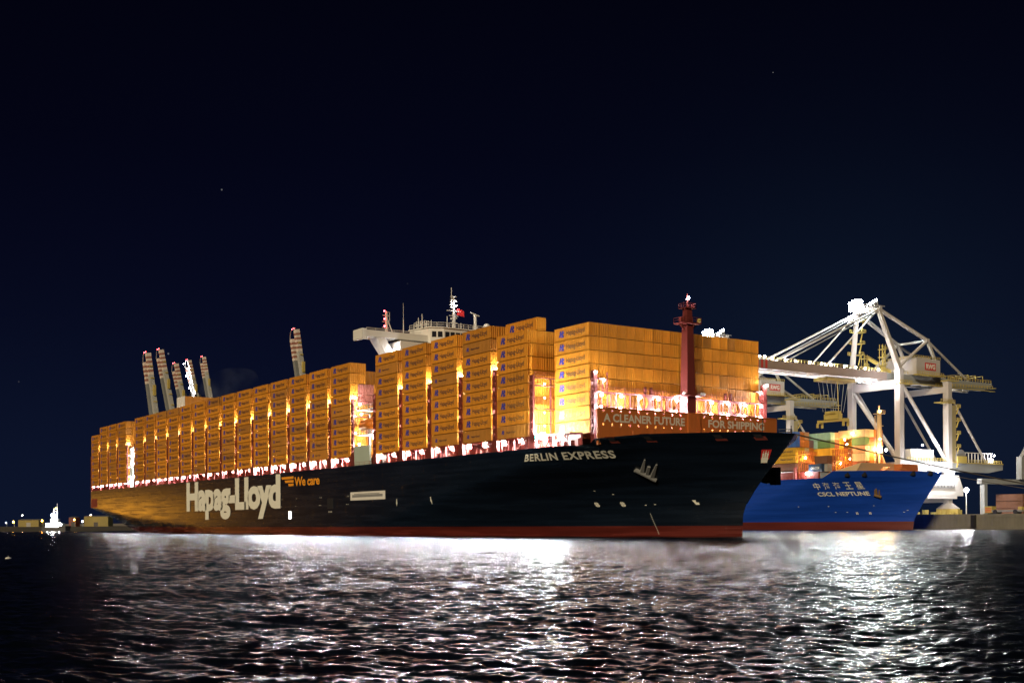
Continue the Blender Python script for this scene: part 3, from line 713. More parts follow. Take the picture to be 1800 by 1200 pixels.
# foremast
mb = MB(); MX, MY = 3.35, CL
mb.prism([(MX - 1.25, MY - 1.25, 19.2), (MX + 1.25, MY - 1.25, 19.2), (MX + 1.25, MY + 1.25, 19.2), (MX - 1.25, MY + 1.25, 19.2)], (0, 0, 11.5))
mb.beam((MX, MY, 30.7), (MX, MY, 46.6), 2.35, 2.35, 1.75, 1.75)
mb.prism([(MX - .9, MY - .9, 45.4), (MX + .9, MY - .9, 45.4), (MX + .9, MY + .9, 45.4), (MX - .9, MY + .9, 45.4)], (0, 0, .2))
mb.box(MX - 1.7, MX + 1.7, MY - 2.5, MY + 2.5, 46.6, 46.85); mb.beam((MX, MY - .8, 45.3), (MX, MY - 2.3, 46.5), .3, .3); mb.beam((MX, MY + .8, 45.3), (MX, MY + 2.3, 46.5), .3, .3)
mb.box(MX - 2.2, MX + 2.2, MY - 3.2, MY + 3.2, 30.71, 30.9)
mb.rail([(MX + 1.7, MY - 2.5, 46.85), (MX + 1.7, MY + 2.5, 46.85)], 1.1, 1.2, .04); mb.rail([(MX + 1.7, MY - 2.5, 46.85), (MX - 1.7, MY - 2.5, 46.85)], 1.1, 1.2, .04)
mb.beam((MX, MY, 46.85), (MX, MY, 50.0), 1.6, 1.6, 1.4, 1.4); mb.box(MX - 1.2, MX + 1.2, MY - 1.5, MY + 1.5, 50.0, 50.15)
mb.rail([(MX + 1.2, MY - 1.5, 50.15), (MX + 1.2, MY + 1.5, 50.15), (MX - 1.2, MY + 1.5, 50.15)], 1.0, .8, .04); mb.rail([(MX - 1.2, MY - 1.5, 50.15), (MX + 1.2, MY - 1.5, 50.15)], 1.0, .8, .04)
mb.tube((MX, MY, 50.15), (MX, MY, 53.4), .22, .12); mb.box(MX - .1, MX + .1, MY - .5, MY + .5, 52.0, 52.15)
mb.tube((MX - 1.4, MY + 1.2, 30.9), (MX - 1.0, MY + 1.0, 46.6), .08)
fm = obj('foremast', mb, [mat('foremast_paint', (0.15, 0.028, 0.025), .5, noise=.2)], ship)
add_lamp(fm, (MX + .3, MY + .1, 52.4), .26, LAMP); 
mb = MB(); mb.ball((MX + .5, MY + 3.0, 47.6), .5, 8, 6); obj('horn', mb, [YELLOW], fm)
mb = MB(); mb.box(MX + .1, MX + .7, MY - 2.5, MY - 2.0, 47.0, 48.0); obj('fog_lamp', mb, [DARKRED], fm)
for dy in (-3.0, 2.2, 2.9):
    mb = MB(); mb.tube((MX + 1.9, MY + dy, 30.9), (MX + 2.2, MY + dy, 31.4), .3, .34); obj('spotlight', mb, [WHITE], fm)
# foredeck gear
mb = MB()
for k in range(26):
    a, b = 10.5 + 3 * rng.rand(), 19 + 6 * rng.rand(); mb.ball((a, b, 20.0 + 1.1 * rng.rand() * math.exp(-((b - 22.0) / 2.2) ** 2) + .5), .5 + .25 * rng.rand(), 7, 5, sc=(1, 1.2, .6))
mb.box(10.4, 13.6, 18.8, 25.2, 19.21, 20.4); obj('rope_heap', mb, [ROPEW], ship)
mb = MB(); mb.tube((15, 40.5, 20.6), (15, 43.5, 20.6), 1.55, n=18); mb.tube((15, 40.3, 20.6), (15, 40.5, 20.6), 1.75, n=18); mb.tube((15, 43.5, 20.6), (15, 43.7, 20.6), 1.75, n=18); mb.box(14, 16, 39.9, 40.2, 19.2, 20.9); mb.box(14, 16, 43.8, 44.1, 19.2, 20.9)
obj('mooring_winch', mb, [GREY], ship)
mb = MB(); mb.tube((22, 34, 19.2), (22, 34, 24.4), .09); mb.ball((22, 34, 24.5), .2); obj('jackstaff', mb, [DARK], ship)
mb = MB(); mb.rail([(31.2, 29, 20.4), (33.4, 30.3, 20.4), (31.2, 31.6, 20.4)], 1.1, .9, .05); mb.tube((33.2, 30.3, 20.4), (33.2, 30.3, 22.2), .1); obj('bow_rail', mb, [DARK], ship)
for y in (9.5, 24, 36.5):
    mb = MB(); mb.box(8.5, 9.6, y, y + 1.4, 19.2, 21.1); mb.tube((9.0, y + .3, 21.1), (9.0, y + .3, 22.0), .15); obj('vent_box', mb, [BWORANGE], ship)

# ------------------------------------------------------------------ bridge (deckhouse)
mb = MB()
mb.box(-99.5, -88.5, 9, 51.6, 19.2, 53.4)
house = obj('deckhouse', mb, [WHITE], ship)
mb = MB(); mb.box(-96.5, -91.0, -1.2, 61.8, 54.3, 56.1); mb.box(-96.3, -90.8, -1.5, -.2, 53.6, 56.35); mb.box(-96.3, -90.8, 60.8, 62.1, 53.6, 56.35)
wing = obj('bridge_wing', mb, [WHITE], house)
for sgn in (0, 1):
    Y = (lambda q: q) if sgn == 0 else (lambda q: 60.6 - q)
    m2 = MB(); m2.prism([(-95.5, Y(3.0), 54.3), (-95.5, Y(5.8), 54.3), (-95.5, Y(11.3), 46.5), (-95.5, Y(8.6), 46.5)], (4.2, 0, 0)); m2.box(-95.5, -91.3, min(Y(8.6), Y(11.3)), max(Y(8.6), Y(11.3)), 38, 46.5); obj('wing_strut', m2, [WHITE], wing)
    m2 = MB(); m2.box(-95.3, -91.6, min(Y(11.8), Y(13.6)), max(Y(11.8), Y(13.6)), 38, 54.29); m2.prism([(-95.3, Y(10.4), 54.29), (-95.3, Y(11.8), 54.29), (-95.3, Y(11.8), 52.2)], (3.7, 0, 0)); m2.prism([(-95.3, Y(15.2), 54.29), (-95.3, Y(13.6), 54.29), (-95.3, Y(13.6), 52.2)], (3.7, 0, 0)); obj('wing_column', m2, [WHITE], wing)
mb = MB(); mb.prism([(-98.5, 17.5, 53.4), (-90.2, 19.5, 53.4), (-88.6, 23, 53.4), (-88.6, 39, 53.4), (-90.2, 43, 53.4), (-98.5, 44, 53.4)], (0, 0, 4.8))
mb.prism([(-98.8, 17.2, 58.2), (-90.0, 19, 58.2), (-88.2, 22.7, 58.2), (-88.2, 39.3, 58.2), (-90.0, 43.3, 58.2), (-98.8, 44.3, 58.2)], (0, 0, .3))
wh = obj('wheelhouse', mb, [WHITE], house)
for k in range(9):
    m2 = MB(); m2.box(-88.60, -88.56, 23.4 + k * 1.75, 24.8 + k * 1.75, 55.6, 57.2); obj('window', m2, [GLASS], wh)
for a, b in ((19.9, 21.0), (21.4, 22.6)):
    m2 = MB(); f_ = lambda q: -90.2 + (q - 19.5) / 3.5 * 1.6; m2.add([(f_(a) + .05, a, 55.6), (f_(b) + .05, b, 55.6), (f_(b) + .05, b, 57.2), (f_(a) + .05, a, 57.2)], [(0, 1, 2, 3)]); obj('window', m2, [GLASS], wh)
mb = MB(); mb.rail([(-98.5, 17.5, 58.5), (-90.2, 19.3, 58.5), (-88.4, 23, 58.5), (-88.4, 39, 58.5), (-90.2, 43, 58.5)], 1.2, 1.6, .05)
for a in range(7): mb.rail([(-96 + a * .8, 17.6 + a * .2, 58.5 + .3 * (a % 2)), (-95.6 + a * .8, 18.2 + a * .2, 58.5)], 1.6, .5, .05)
for x, y, h_ in ((-96, 19, 3.3), (-94, 22, 2.6), (-91, 25.5, 3.6), (-90, 29.5, 1.8), (-90, 34, 2.4), (-93, 40, 2.0), (-92, 17.9, 3.6)): mb.tube((x, y, 58.5), (x, y, 58.5 + h_), .16, .1)
obj('roof_rail', mb, [WHITE], wh)
mb = MB(); mb.beam((-92, 28.3, 58.5), (-92, 28.3, 68.2), .8, .8, .35, .35); mb.tube((-92, 27.6, 67), (-92, 27.6, 70.6), .1)
for z, w_ in ((60.5, 1.2), (62.5, 1.4), (63.9, 2.2), (65.6, 1.3), (67, 1.0), (68.0, .9)): mb.box(-92.3, -91.7, 28.3 - w_, 28.3 + w_, z, z + .14)
for z in (61.5, 64.8, 66.3): mb.box(-92.2, -91.8, 27.3, 27.7, z, z + .5); mb.box(-92.2, -91.8, 28.9, 29.3, z + .3, z + .8)
am = obj('radar_mast', mb, [WHITE], house); add_lamp(am, (-91.4, 28.6, 65.4), .2, LAMP)
mb = MB(); mb.add([(-91.8, 29.3, 62.9), (-91.6, 31.6, 62.5), (-91.6, 31.6, 64.1), (-91.8, 29.3, 64.9)], [(0, 1, 2, 3)]); mb.add([(-91.83, 29.3, 62.9), (-91.63, 31.6, 62.5), (-91.63, 31.6, 64.1), (-91.83, 29.3, 64.9)], [(3, 2, 1, 0)]); obj('flag', mb, [SIGNRED], am)
mb = MB(); mb.tube((-92, 35.6, 58.5), (-92, 35.6, 63.4), .5, .4); mb.box(-92.4, -91.6, 35.0, 36.2, 59.8, 60.0); mb.beam((-92, 34.0, 64.1), (-92, 37.0, 63.3), .3, .25); mb.box(-92.4, -91.6, 35.2, 36.0, 63.2, 63.6); obj('radar_scanner', mb, [WHITE], house)
mb = MB(); mb.ball((-91, 38.9, 60.2), 1.0, 10, 7); mb.tube((-91, 38.9, 58.5), (-91, 38.9, 59.6), .3); obj('satellite_dome', mb, [WHITE], house)
mb = MB(); mb.beam((-94, 7.6, 56.2), (-94, 7.6, 62.2), .6, .6, .4, .4); mb.tube((-94, 9.6, 56.2), (-94, 7.8, 60.4), .16); mb.rail([(-94, 8.0, 59.6), (-94, 8.6, 59.6)], 2.4, .4, .05)
for z in (57.6, 59.2, 61.0): mb.box(-94.2, -93.8, 6.4, 8.4, z, z + .1)
sm = obj('signal_mast', mb, [WHITE], house)
for z in (58.0, 60.0, 62.2): add_lamp(sm, (-93.8, 6.9, z), .22, REDLAMP)
mb = MB(); mb.tube((-94, 13.0, 56.2), (-94, 13.0, 60.4), .16, .1); mb.tube((-94, 13.0, 60.4), (-94, 13.0, 65), .06, .03); obj('aerial', mb, [WHITE], house)
mb = MB(); mb.rail([(-91.2, 0, 56.2), (-91.2, 17, 56.2)], .5, 2.5, .04); obj('wing_rail', mb, [WHITE], wing)
# things in the gap beside the deckhouse
mb = MB(); mb.box(-99.4, -90.2, .15, .7, 19.2, 24.6); obj('side_screen', mb, [GREENGREY], ship)
mb = MB(); mb.tube((-97.8, 2.2, 30.4), (-90.6, 2.2, 30.4), 1.35, n=12); mb.box(-97.5, -90.9, 1.2, 3.2, 31.2, 32.0); mb.ball((-97.8, 2.2, 30.4), 1.35, 12, 8, sc=(.9, 1, 1)); mb.ball((-90.6, 2.2, 30.4), 1.35, 12, 8, sc=(.6, 1, 1))
obj('lifeboat', mb, [LIFEBOAT], ship, smooth=True)
mb = MB()
for x in (-97, -91.5): mb.box(x, x + .35, 3.6, 4.0, 24, 34); mb.box(x, x + .35, 1.4, 3.6, 33.6, 34)
mb.box(-99.3, -89, .9, 9, 27.6, 27.85); mb.rail([(-99.3, .9, 27.85), (-89, .9, 27.85)], 1.1, 1.6, .05); mb.box(-99.3, -89, .9, 9, 34.6, 34.8); mb.rail([(-99.3, .9, 34.8), (-89, .9, 34.8)], 1.1, 1.6, .05)
obj('boat_davit', mb, [WHITE], ship)
for c in ((-98.6, 1.6, 36.4), (-97.8, 1.6, 33.6), (-98.4, 1.2, 25.2), (-90.6, 1.6, 26.6), (-97, 5, 29), (-93, 5, 25.5)): add_lamp(ship, c, .24, LAMP, 'deck_lamp')

for y in (8, 16): add_lamp(wing, (-90.2, y, 51.0), .14, LAMP)
# ------------------------------------------------------------------ funnel
mb = MB(); mb.box(-317.2, -307.2, 22.2, 36, 19.2, 59.3); fn = obj('funnel', mb, [ORANGE], ship)
m2 = MB(); m2.box(-317.3, -307.1, 21.95, 22.19, 54.0, 59.4); obj('painted_lit_side', m2, [WHITE], fn)  # white sheet stands for the light on this side of the funnel
for y in (24.5, 26.5, 29, 31):
    m2 = MB(); m2.tube((-312, y, 59.3), (-313, y, 61.0), .45, n=8); obj('exhaust_pipe', m2, [DARK], fn)
mb = MB(); mb.box(-317.4, -307.4, 1.2, 20, 19.2, 36.5); obj('engine_casing', mb, [WHITE], ship)
mb = MB(); mb.box(-315.5, -311.5, .9, 1.19, 24, 28.6); mb.box(-316.4, -309, .85, 1.19, 31.6, 31.9); obj('casing_door', mb, [GREENGREY], ship)
for c in ((-312, .7, 35.6), (-312, .7, 32.8), (-316, .6, 21.6), (-310, .6, 24.0), (-313, .6, 29.6)): add_lamp(ship, c, .26, LAMP, 'deck_lamp')
for x in (-375.8,):
    for z in (21.0,): add_lamp(ship, (x, .4, z), .2, LAMP, 'deck_lamp')
add_lamp(ship, (-378.0, .8, 35.4), .16, LAMP_SOFT, 'stern_lamp')

# ------------------------------------------------------------------ blue ship at the quay
CL2, HB2 = 207.9, 22.9
STEM2 = [(-3, -71.6), (0, -71.2), (3.8, -70.6), (10, -66.6), (15, -62.6), (19.0, -59.6), (21.5, -58.2)]
FLAT2 = [(-3, -160), (3.8, -145), (10, -125), (16, -108), (19, -98), (21.5, -92)]
def half2(x, z):
    sx, fx = lerp_tab(z, STEM2), lerp_tab(z, FLAT2)
    if x >= sx: return 0.0
    if x > fx:
        u = (sx - x) / (sx - fx); return HB2 * max(0, 1 - (1 - u) ** 1.65)
    return HB2
def hy2(x, z): return CL2 - half2(x, z)
blue = thing('container_ship', 'bright blue container ship with white bow lettering moored beneath the white crane', 'ship', (-200, 185, 0))
ZS2 = [-3, -1, 0, 2, 3.8, 5.5, 7, 8.5, 10, 11.5, 13, 14.5, 16, 17.5, 18.9]
obj('hull', hull_grid(ZS2, US, [0, -200, -300], [-330, -365], half2, STEM2, FLAT2, CL2), [BLUEHULL], blue, smooth=True)
BT2 = [(-93.5, 18.95), (-88.5, 21.3), (-70, 20.9), (-58, 20.0)]
mb = MB(); xs2 = [-93.5, -91.8, -90.2, -88.5, -86, -83, -80, -77, -74, -71, -68, -66, -64, -62.5, -61.2, -60.3, -59.7]
for sgn in (-1, 1):
    prev = None
    for x in xs2:
        zt = lerp_tab(x, BT2); cv = []
        for k in range(3):
            z = 18.88 + (zt - 18.88) * k / 2; sx = lerp_tab(z, STEM2); xx = x if x < -66 else -66 + (x + 66) * (sx + 66) / 6.3
            cv.append((xx, CL2 + sgn * half2(xx, z), z))
        if prev:
            for a in range(2):
                q = [prev[a], cv[a], cv[a + 1], prev[a + 1]]; mb.add(q if sgn < 0 else q[::-1], [(0, 1, 2, 3)])
        prev = cv
obj('bulwark', mb, [BLUEHULL], blue)
mb = MB(); d2 = [-100, -94, -90, -86, -82, -78, -74, -70, -66, -63, -60.5]
for a, b in zip(d2[:-1], d2[1:]):
    ha, hb = half2(a, 18.8) - .05, half2(b, 18.8) - .05; mb.add([(a, CL2 - ha, 18.8), (b, CL2 - hb, 18.8), (b, CL2 + hb, 18.8), (a, CL2 + ha, 18.8)], [(0, 1, 2, 3)])
mb.box(-364, -100, 185.3, 230.5, 18.6, 18.8)
obj('deck', mb, [RED], blue)
def blue_text(txt, x0, x1, z0, z1, bold):
    mb = MB(); text_mb(mb, txt, lambda a, b: (lambda x, z: (x, hy2(x, z) - .22, z))(x0 + (x1 - x0) * a, z0 + (z1 - z0) * b), bold); return obj('lettering', mb, [WHITE_MARK], blue)
blue_text('CSCL NEPTUNE', -98.2, -81.2, 12.4, 13.9, .03)
for k, ch in enumerate('中海海王星'):
    x0 = -98.2 + k * 3.55; blue_text(ch, x0, x0 + 2.3, 14.8, 17.3, .01)
WORDS2 = None
mb = MB()
def m2k(x, z, w_, h_): mb.add([(x, hy2(x, z) - .1, z), (x + w_, hy2(x + w_, z) - .1, z), (x + w_, hy2(x + w_, z + h_) - .1, z + h_), (x, hy2(x, z + h_) - .1, z + h_)], [(0, 1, 2, 3)])
for x in (-88.5, -84.2):
    for k in range(4): m2k(x + .42 * (k % 2), 5.7 + .42 * (k // 2), .32, .32)
for x, z in ((-108, 8.6), (-97, 8.6), (-82, 8.7), (-95.5, 6.4), (-91.5, 6.4), (-73.4, 6.3), (-72.2, 6.9)): m2k(x, z, .5, .16)
obj('draught_marks', mb, [WHITE_MARK], blue)
ANCH = mat('rusty_anchor_steel', (0.20, 0.12, 0.05), 0.7, noise=0.3)
mb = MB(); ax = -79.0; B3 = lambda x, z, o: (x, hy2(x, z) - o, z)
mb.tube(B3(ax - .8, 12.6, .7), B3(ax + 1.0, 11.8, .7), .5, .5, 8); mb.beam(B3(ax - .5, 12.4, .7), B3(ax + .1, 14.4, .5), .7, .5, .3, .3); mb.beam(B3(ax + .6, 12, .7), B3(ax + 1.3, 14.2, .5), .7, .5, .3, .3); mb.beam(B3(ax, 12.4, .6), B3(ax + .5, 14.8, .1), .5, .5)
obj('anchor', mb, [ANCH], blue)
for x in (-84.4, -79.2, -66.2, -62.0):
    y = hy2(x, 20); mb = MB(); mb.box(x - .8, x + .8, y - .25, y + .8, 19.2, 20.7); obj('fairlead', mb, [DARK], blue)
ORSTEEL = mat('orange_red_deck_steel', (0.55, 0.17, 0.05), 0.55, noise=0.2)
CREAM = mat('cream_deck_paint', (0.62, 0.45, 0.25), 0.55, noise=0.1)
mb = MB(); mb.prism([(-83.2, 190, 18.8), (-83.2, 212.5, 18.8), (-82.2, 212.5, 24.3), (-82.2, 193.6, 24.3)], (-.4, 0, 0)); mb.prism([(-83.2, 190, 18.8), (-96, 188, 18.8), (-94, 190, 21.0), (-82.2, 193.6, 24.3)], (0, .4, 0)); obj('breakwater', mb, [CREAM], blue)
mb = MB(); mb.box(-77, -73.5, 205, 214, 18.8, 23.6); mb.prism([(-81.5, 199, 18.8), (-79.5, 199, 18.8), (-79.5, 204.5, 22.8), (-81.5, 204.5, 22.8)], (1.2, 0, 0)); mb.tube((-73.2, 202, 20.6), (-73.2, 206, 20.6), 1.5, n=12); obj('windlass', mb, [ORSTEEL], blue)
mb = MB(); MBX = -85.7; mb.tube((MBX, CL2, 27.5), (MBX, CL2, 44.0), 1.15, .8, 10)
for dx, dy in ((-2.6, -3.2), (2.6, -3.2), (-2.6, 3.2), (2.6, 3.2)): mb.tube((MBX + dx, CL2 + dy, 18.8), (MBX, CL2, 29.5), .34, n=6)
mb.box(MBX - 1.5, MBX + 1.5, CL2 - 1.5, CL2 + 1.5, 42.6, 42.8); mb.tube((MBX, CL2, 44), (MBX, CL2, 45.6), .25); mb.rail([(MBX + 1.5, CL2 - 1.5, 42.8), (MBX + 1.5, CL2 + 1.5, 42.8)], 1.1, .8, .06); mb.box(MBX - .2, MBX + .2, CL2 + .6, CL2 + 2.2, 38.2, 38.5); mb.rail([(MBX - 1.1, CL2 - 1.1, 30), (MBX - .9, CL2 - 1.0, 30)], 12, .4, .06)
bm_ = obj('foremast', mb, [CREAM], blue)
for c, r in (((MBX + .9, CL2 - 1.2, 29.6), .75), ((MBX + 1.4, CL2 + 2.0, 29.4), .5)): add_lamp(bm_, c, r, WARMLAMP)
add_lamp(bm_, (MBX + 1.0, CL2 - .9, 43.6), .25, WARMLAMP)
# lattice walkways before the stacks, and lamps
for x, ya, yb in ((-105.3, 186.5, 199), (-92.6, 190.5, 214)):
    mb = MB()
    for z in (22.0, 25.2, 28.2): mb.box(x - .3, x + .3, ya, yb, z, z + .25)
    y = ya
    while y < yb: mb.box(x - .12, x + .12, y, y + .22, 18.8, 29.4); y += 1.26
    for y in range(int(ya), int(yb) - 3, 5): mb.beam((x, y, 22), (x, y + 2.5, 25.2), .16, .16)
    mb.rail([(x + .3, ya, 28.4), (x + .3, yb, 28.4)], 1.0, 1.26, .05)
    lat = obj('lashing_bridge', mb, [ORSTEEL], blue)
for c in ((-91.9, 194, 24.4), (-91.9, 199, 21.2), (-91.9, 205, 24.4), (-91.9, 210, 21.4), (-104.6, 189.5, 27), (-91.9, 202.5, 27.6), (-91.9, 209, 27.2), (-104.6, 195, 24), (-92.0, 197.5, 31.5), (-92.0, 200.2, 35.6), (-81.5, 203, 33), (-95.6, 203.5, 26.5), (-95.6, 200.6, 33.5)): add_lamp(lat, c, .26, WARMLAMP)  # those clear of the lattice are added to brighten the container fronts
mb = MB(); mb.rail([(-130, 185.3, 18.8), (-95, 185.3, 18.8)], 1.1, 1.8, .05); mb.box(-125, -96, 186.6, 187.0, 18.8, 21.6); mb.tube((-106.6, 185.9, 18.8), (-106.6, 185.9, 23.4), .7); obj('side_rail', mb, [RED], blue)
for c in ((-101, 185.8, 20.8), (-118, 185.8, 20.8)): add_lamp(blue, c, .3, LAMP, 'deck_lamp')
# its containers
CC = {n: container_mat(n + '_container_paint', c, 0.08) for n, c in {'blue': (0.05, 0.16, 0.55), 'orange': (0.62, 0.20, 0.03), 'rust': (0.34, 0.10, 0.04), 'yellow': (0.74, 0.42, 0.03), 'purple': (0.22, 0.13, 0.16), 'green': (0.12, 0.24, 0.08), 'seafoam': (0.36, 0.62, 0.50), 'salmon': (0.62, 0.33, 0.17), 'cream': (0.70, 0.56, 0.32), 'brown': (0.22, 0.10, 0.06), 'navy': (0.02, 0.06, 0.13), 'grey': (0.42, 0.40, 0.36)}.items()}
_cm = {}
def box2(x, y, z, L, c, label, words=None):
    if (L, c) not in _cm: _cm[(L, c)] = container_mb(L).mesh('container_body', [CC[c]])
    o = bpy.data.objects.new('shipping_container', _cm[(L, c)]); COL.objects.link(o); o.location = (x, y, z); tag(o, label, 'container', 'mixed containers on the blue ship')
    if words:
        mb = MB(); text_mb(mb, words[0], lambda a, b: (x - L * words[1] + L * (words[1] - words[2]) * a, y - .012, z + CHH * (.3 + .36 * b)), .02)
        obj('lettering', mb, [words[3]], o)
    return o
A_ = [['brown', 'brown', 'rust', 'rust'], ['yellow', 'yellow', 'orange', 'orange'], ['yellow', 'yellow', 'cream', 'orange'], ['blue', 'orange', 'orange', 'purple'], ['blue', 'orange', 'salmon', None]]
for r, row in enumerate(A_):
    for c, col in enumerate(row):
        if col: box2(-107 + .4, 186.2 + c * CP, 22.2 + r * CH, L40, col, '%s container %s of %s column in left block on blue ship' % (col, fromtop(4 - r).replace(' from top', ' level down'), ORD[c]), ('Hapag-Lloyd', .62, .12, INK) if c == 0 and r in (1, 2) else None)
B_ = [['rust', 'yellow', 'orange', 'rust', 'orange'], ['cream', 'yellow', 'rust', 'yellow', 'orange'], ['yellow', 'orange', 'yellow', 'orange', 'purple'], ['green', 'rust', 'yellow', 'rust', 'yellow'], ['seafoam', 'salmon', 'yellow', 'orange', 'yellow']]
for r, row in enumerate(B_):
    for c, col in enumerate(row):
        box2(-98.6, 196.2 + c * CP, 21.8 + r * CH, 6.06, col, '%s container %s of %s column in middle block on blue ship' % (col, fromtop(4 - r).replace(' from top', ' level down'), ORD[c]))
        if c == 0: box2(-104.75, 196.2, 21.8 + r * CH, 2.0 if False else 6.06, 'seafoam' if r > 3 else ('seafoam' if r == 3 else 'yellow'), '%s container behind the middle block on blue ship, %s' % ('seafoam' if r > 2 else 'yellow', fromtop(4 - r).replace(' from top', ' level down')))
C_ = [['rust', 'orange', 'rust', 'orange'], ['cream', 'orange', 'salmon', 'rust'], ['salmon', 'orange', 'purple', 'cream'], ['green', 'rust', 'purple', 'rust'], ['cream', 'cream', 'orange', 'orange']]
for r, row in enumerate(C_):
    for c, col in enumerate(row):
        if r < 4 and r > 0 and c == 0:
            pass
        box2(-86.6, 201.0 + c * CP, 22.4 + r * CH, L40 if r == 4 else 6.06, col, '%s container %s of %s column in right block on blue ship' % (col, fromtop(4 - r).replace(' from top', ' level down'), ORD[c]))
box2(-94.6, 185.6 + .9, 21.4, 6.06, 'navy', 'dark navy container with white lettering at the blue ship rail', ('CMA CGM', .82, .16, WHITE_MARK))
box2(-93.2, 188.2, 24.4, 6.06, 'brown', 'brown container standing above the dark navy container on blue ship')
box2(-93.2, 190.8, 24.4, 6.06, 'rust', 'rust red container inboard of the brown container on blue ship')
box2(-93.2, 188.2 + .05, 21.4, 6.06, 'grey', 'grey container beneath the brown container on blue ship')

# ------------------------------------------------------------------ ship-to-shore crane
def build_crane():
    xf, xa, ys, yl, z0 = -97.5, -120.4, 234.9, 265.5, 5.4
    C_ = thing('gantry_crane', 'tall white ship-to-shore crane with blazing floodlights on its peak above blue ship', 'crane', ((xf + xa) / 2, ys, z0), 'white cranes on the quay')
    for x in (xf, xa):
        mb = MB(); mb.box(x - 1.25, x + 1.25, ys - 1.2, ys + 1.2, 10.5, 62.5); obj('leg', mb, [CRANE], C_)
        mb = MB(); mb.box(x - 1.25, x + 1.25, yl - 1.2, yl + 1.2, 10.5, 59.5); obj('leg', mb, [CRANE], C_)
        mb = MB(); mb.box(x - .8, x + .8, ys + 1.21, yl - 1.21, 23.0, 27.0); mb.prism([(x - .8, yl + 1.21, 23.0), (x - .8, 292, 23.0), (x - .8, 302, 24.4), (x - .8, 302, 27.0), (x - .8, yl + 1.21, 27.0)], (1.6, 0, 0)); obj('portal_beam', mb, [CRANEG], C_)
        for a, b in (((x, ys + 1, 57.5), (x, yl - 1.4, 27.6)), ((x, yl + 1, 54.5), (x, 291.5, 27.0))):
            mb = MB(); mb.tube(a, b, .75 if a[1] < 240 else .5, n=10); obj('brace', mb, [CRANE], C_)
        for y in (ys, yl):
            mb = MB(); mb.prism([(x - 5, y - .9, 8.0), (x + 5, y - .9, 8.0), (x + 1.3, y - .9, 10.5), (x - 1.3, y - .9, 10.5)], (0, 1.8, 0))
            obj('equalizer', mb, [CRANE], C_); mb = MB()
            for k in range(8): mb.tube((x - 4.4 + k * 1.25, y - .5, 6.0), (x - 4.4 + k * 1.25, y + .5, 6.0), .5, n=10)
            mb.box(x - 5, x + 5, y - .7, y + .7, 6.55, 8.0); obj('bogie', mb, [YELLOW], C_)
    for y in (ys, yl):
        mb = MB(); mb.box(xa + 1.26, xf - 1.26, y - .9, y + .9, 10.6, 12.8); obj('sill_beam', mb, [CRANE], C_)
        mb = MB(); mb.box(xa + 1.26, xf - 1.26, y - .8, y + .8, 23.2, 26.2); obj('cross_beam', mb, [CRANE], C_); mb = MB(); mb.box(xa + 1.26, xf - 1.26, y - .9, y + .9, 55.0, 58.4 if y == ys else 57.4); obj('cross_beam', mb, [CRANE], C_)
    mb = MB(); mb.tube((xa, ys, 56), (xf - .8, ys, 27.4), .8, n=10); obj('brace', mb, [CRANE], C_)
    # boom and girder
    gx = (-104.6, -113.3)
    for x in gx:
        mb = MB(); mb.box(x - .7, x + .7, 236, 300, 58.6, 61.8); mb.prism([(x - .7, 300, 58.6), (x - .7, 305.5, 60.6), (x - .7, 305.5, 61.8), (x - .7, 300, 61.8)], (1.4, 0, 0)); obj('girder', mb, [CRANEG], C_)
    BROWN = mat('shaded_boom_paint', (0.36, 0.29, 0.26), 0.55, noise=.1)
    for x in gx:
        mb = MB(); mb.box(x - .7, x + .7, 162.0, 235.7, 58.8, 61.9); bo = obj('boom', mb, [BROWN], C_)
        if x == gx[0]:
            for k in range(3): m2 = MB(); m2.box(x + .70, x + .73, 163.2 + k * 2.2, 164.3 + k * 2.2, 58.85, 61.85); obj('red_band', m2, [REDBAND], bo)
    mb = MB()
    for y in range(164, 300, 7): mb.box(gx[1] + .7, gx[0] - .7, y, y + .5, 58.9, 59.5)
    mb.box(gx[0] - 1.5, gx[0] - .75, 162, 300, 58.3, 58.58); mb.box(gx[1] + .75, gx[1] + 1.5, 162, 300, 58.3, 58.58); obj('trolley_rail', mb, [WHITE], C_)
    mb = MB(); mb.rail([(gx[0] + .6, 163, 61.9), (gx[0] + .6, 249, 61.9)], 1.2, 1.8, .07); mb.rail([(gx[0] + .6, 266, 61.9), (gx[0] + .6, 305, 61.9)], 1.2, 1.8, .07); mb.rail([(gx[0] + 1.4, 266, 58.4), (gx[0] + 1.4, 305, 59.4)], 1.2, 1.8, .07); mb.box(gx[0] + .9, gx[0] + 2.0, 240, 306, 58.2, 58.4); mb.box(gx[1], gx[0] + 2, 305.6, 306.8, 59.6, 59.8)
    for k in range(4): mb.beam((gx[0], 285 + k * 5, 61.8), (gx[0], 285 + k * 5, 64.6), .2, .2); mb.beam((gx[0], 285 + k * 5, 64.6), (gx[0] - 8, 285 + k * 5, 64.6), .2, .2)
    obj('walkway', mb, [YELLOW], C_)
    for x0, x1, y0, y1, z in ((xf - 1.7, xf + 1.7, yl - 6.5, yl + 2.8, 50.6), (xf - 1.7, xf + 1.8, yl - 2, yl + 5, 59.6), (xf - 1.6, xf + 1.7, ys - 2.4, ys + 6, 56.6)):
        mb = MB(); mb.box(x0, x1, y0, y1, z, z + .3); mb.rail([(x1 - .1, y0 + .1, z + .25), (x1 - .1, y1 - .1, z + .25)], 1.2, 1.2, .07); obj('platform', mb, [YELLOW], C_)
    # pylon, stays
    apx = (-103.6, -113.9); yA, zA = 230.4, 86.4
    for x, a in ((xf, apx[0]), (xa, apx[1])):
        mb = MB(); mb.beam((x, ys, 62.5), (a, yA, zA), 1.9, 1.9, 1.4, 1.4); obj('pylon_leg', mb, [CRANE], C_)
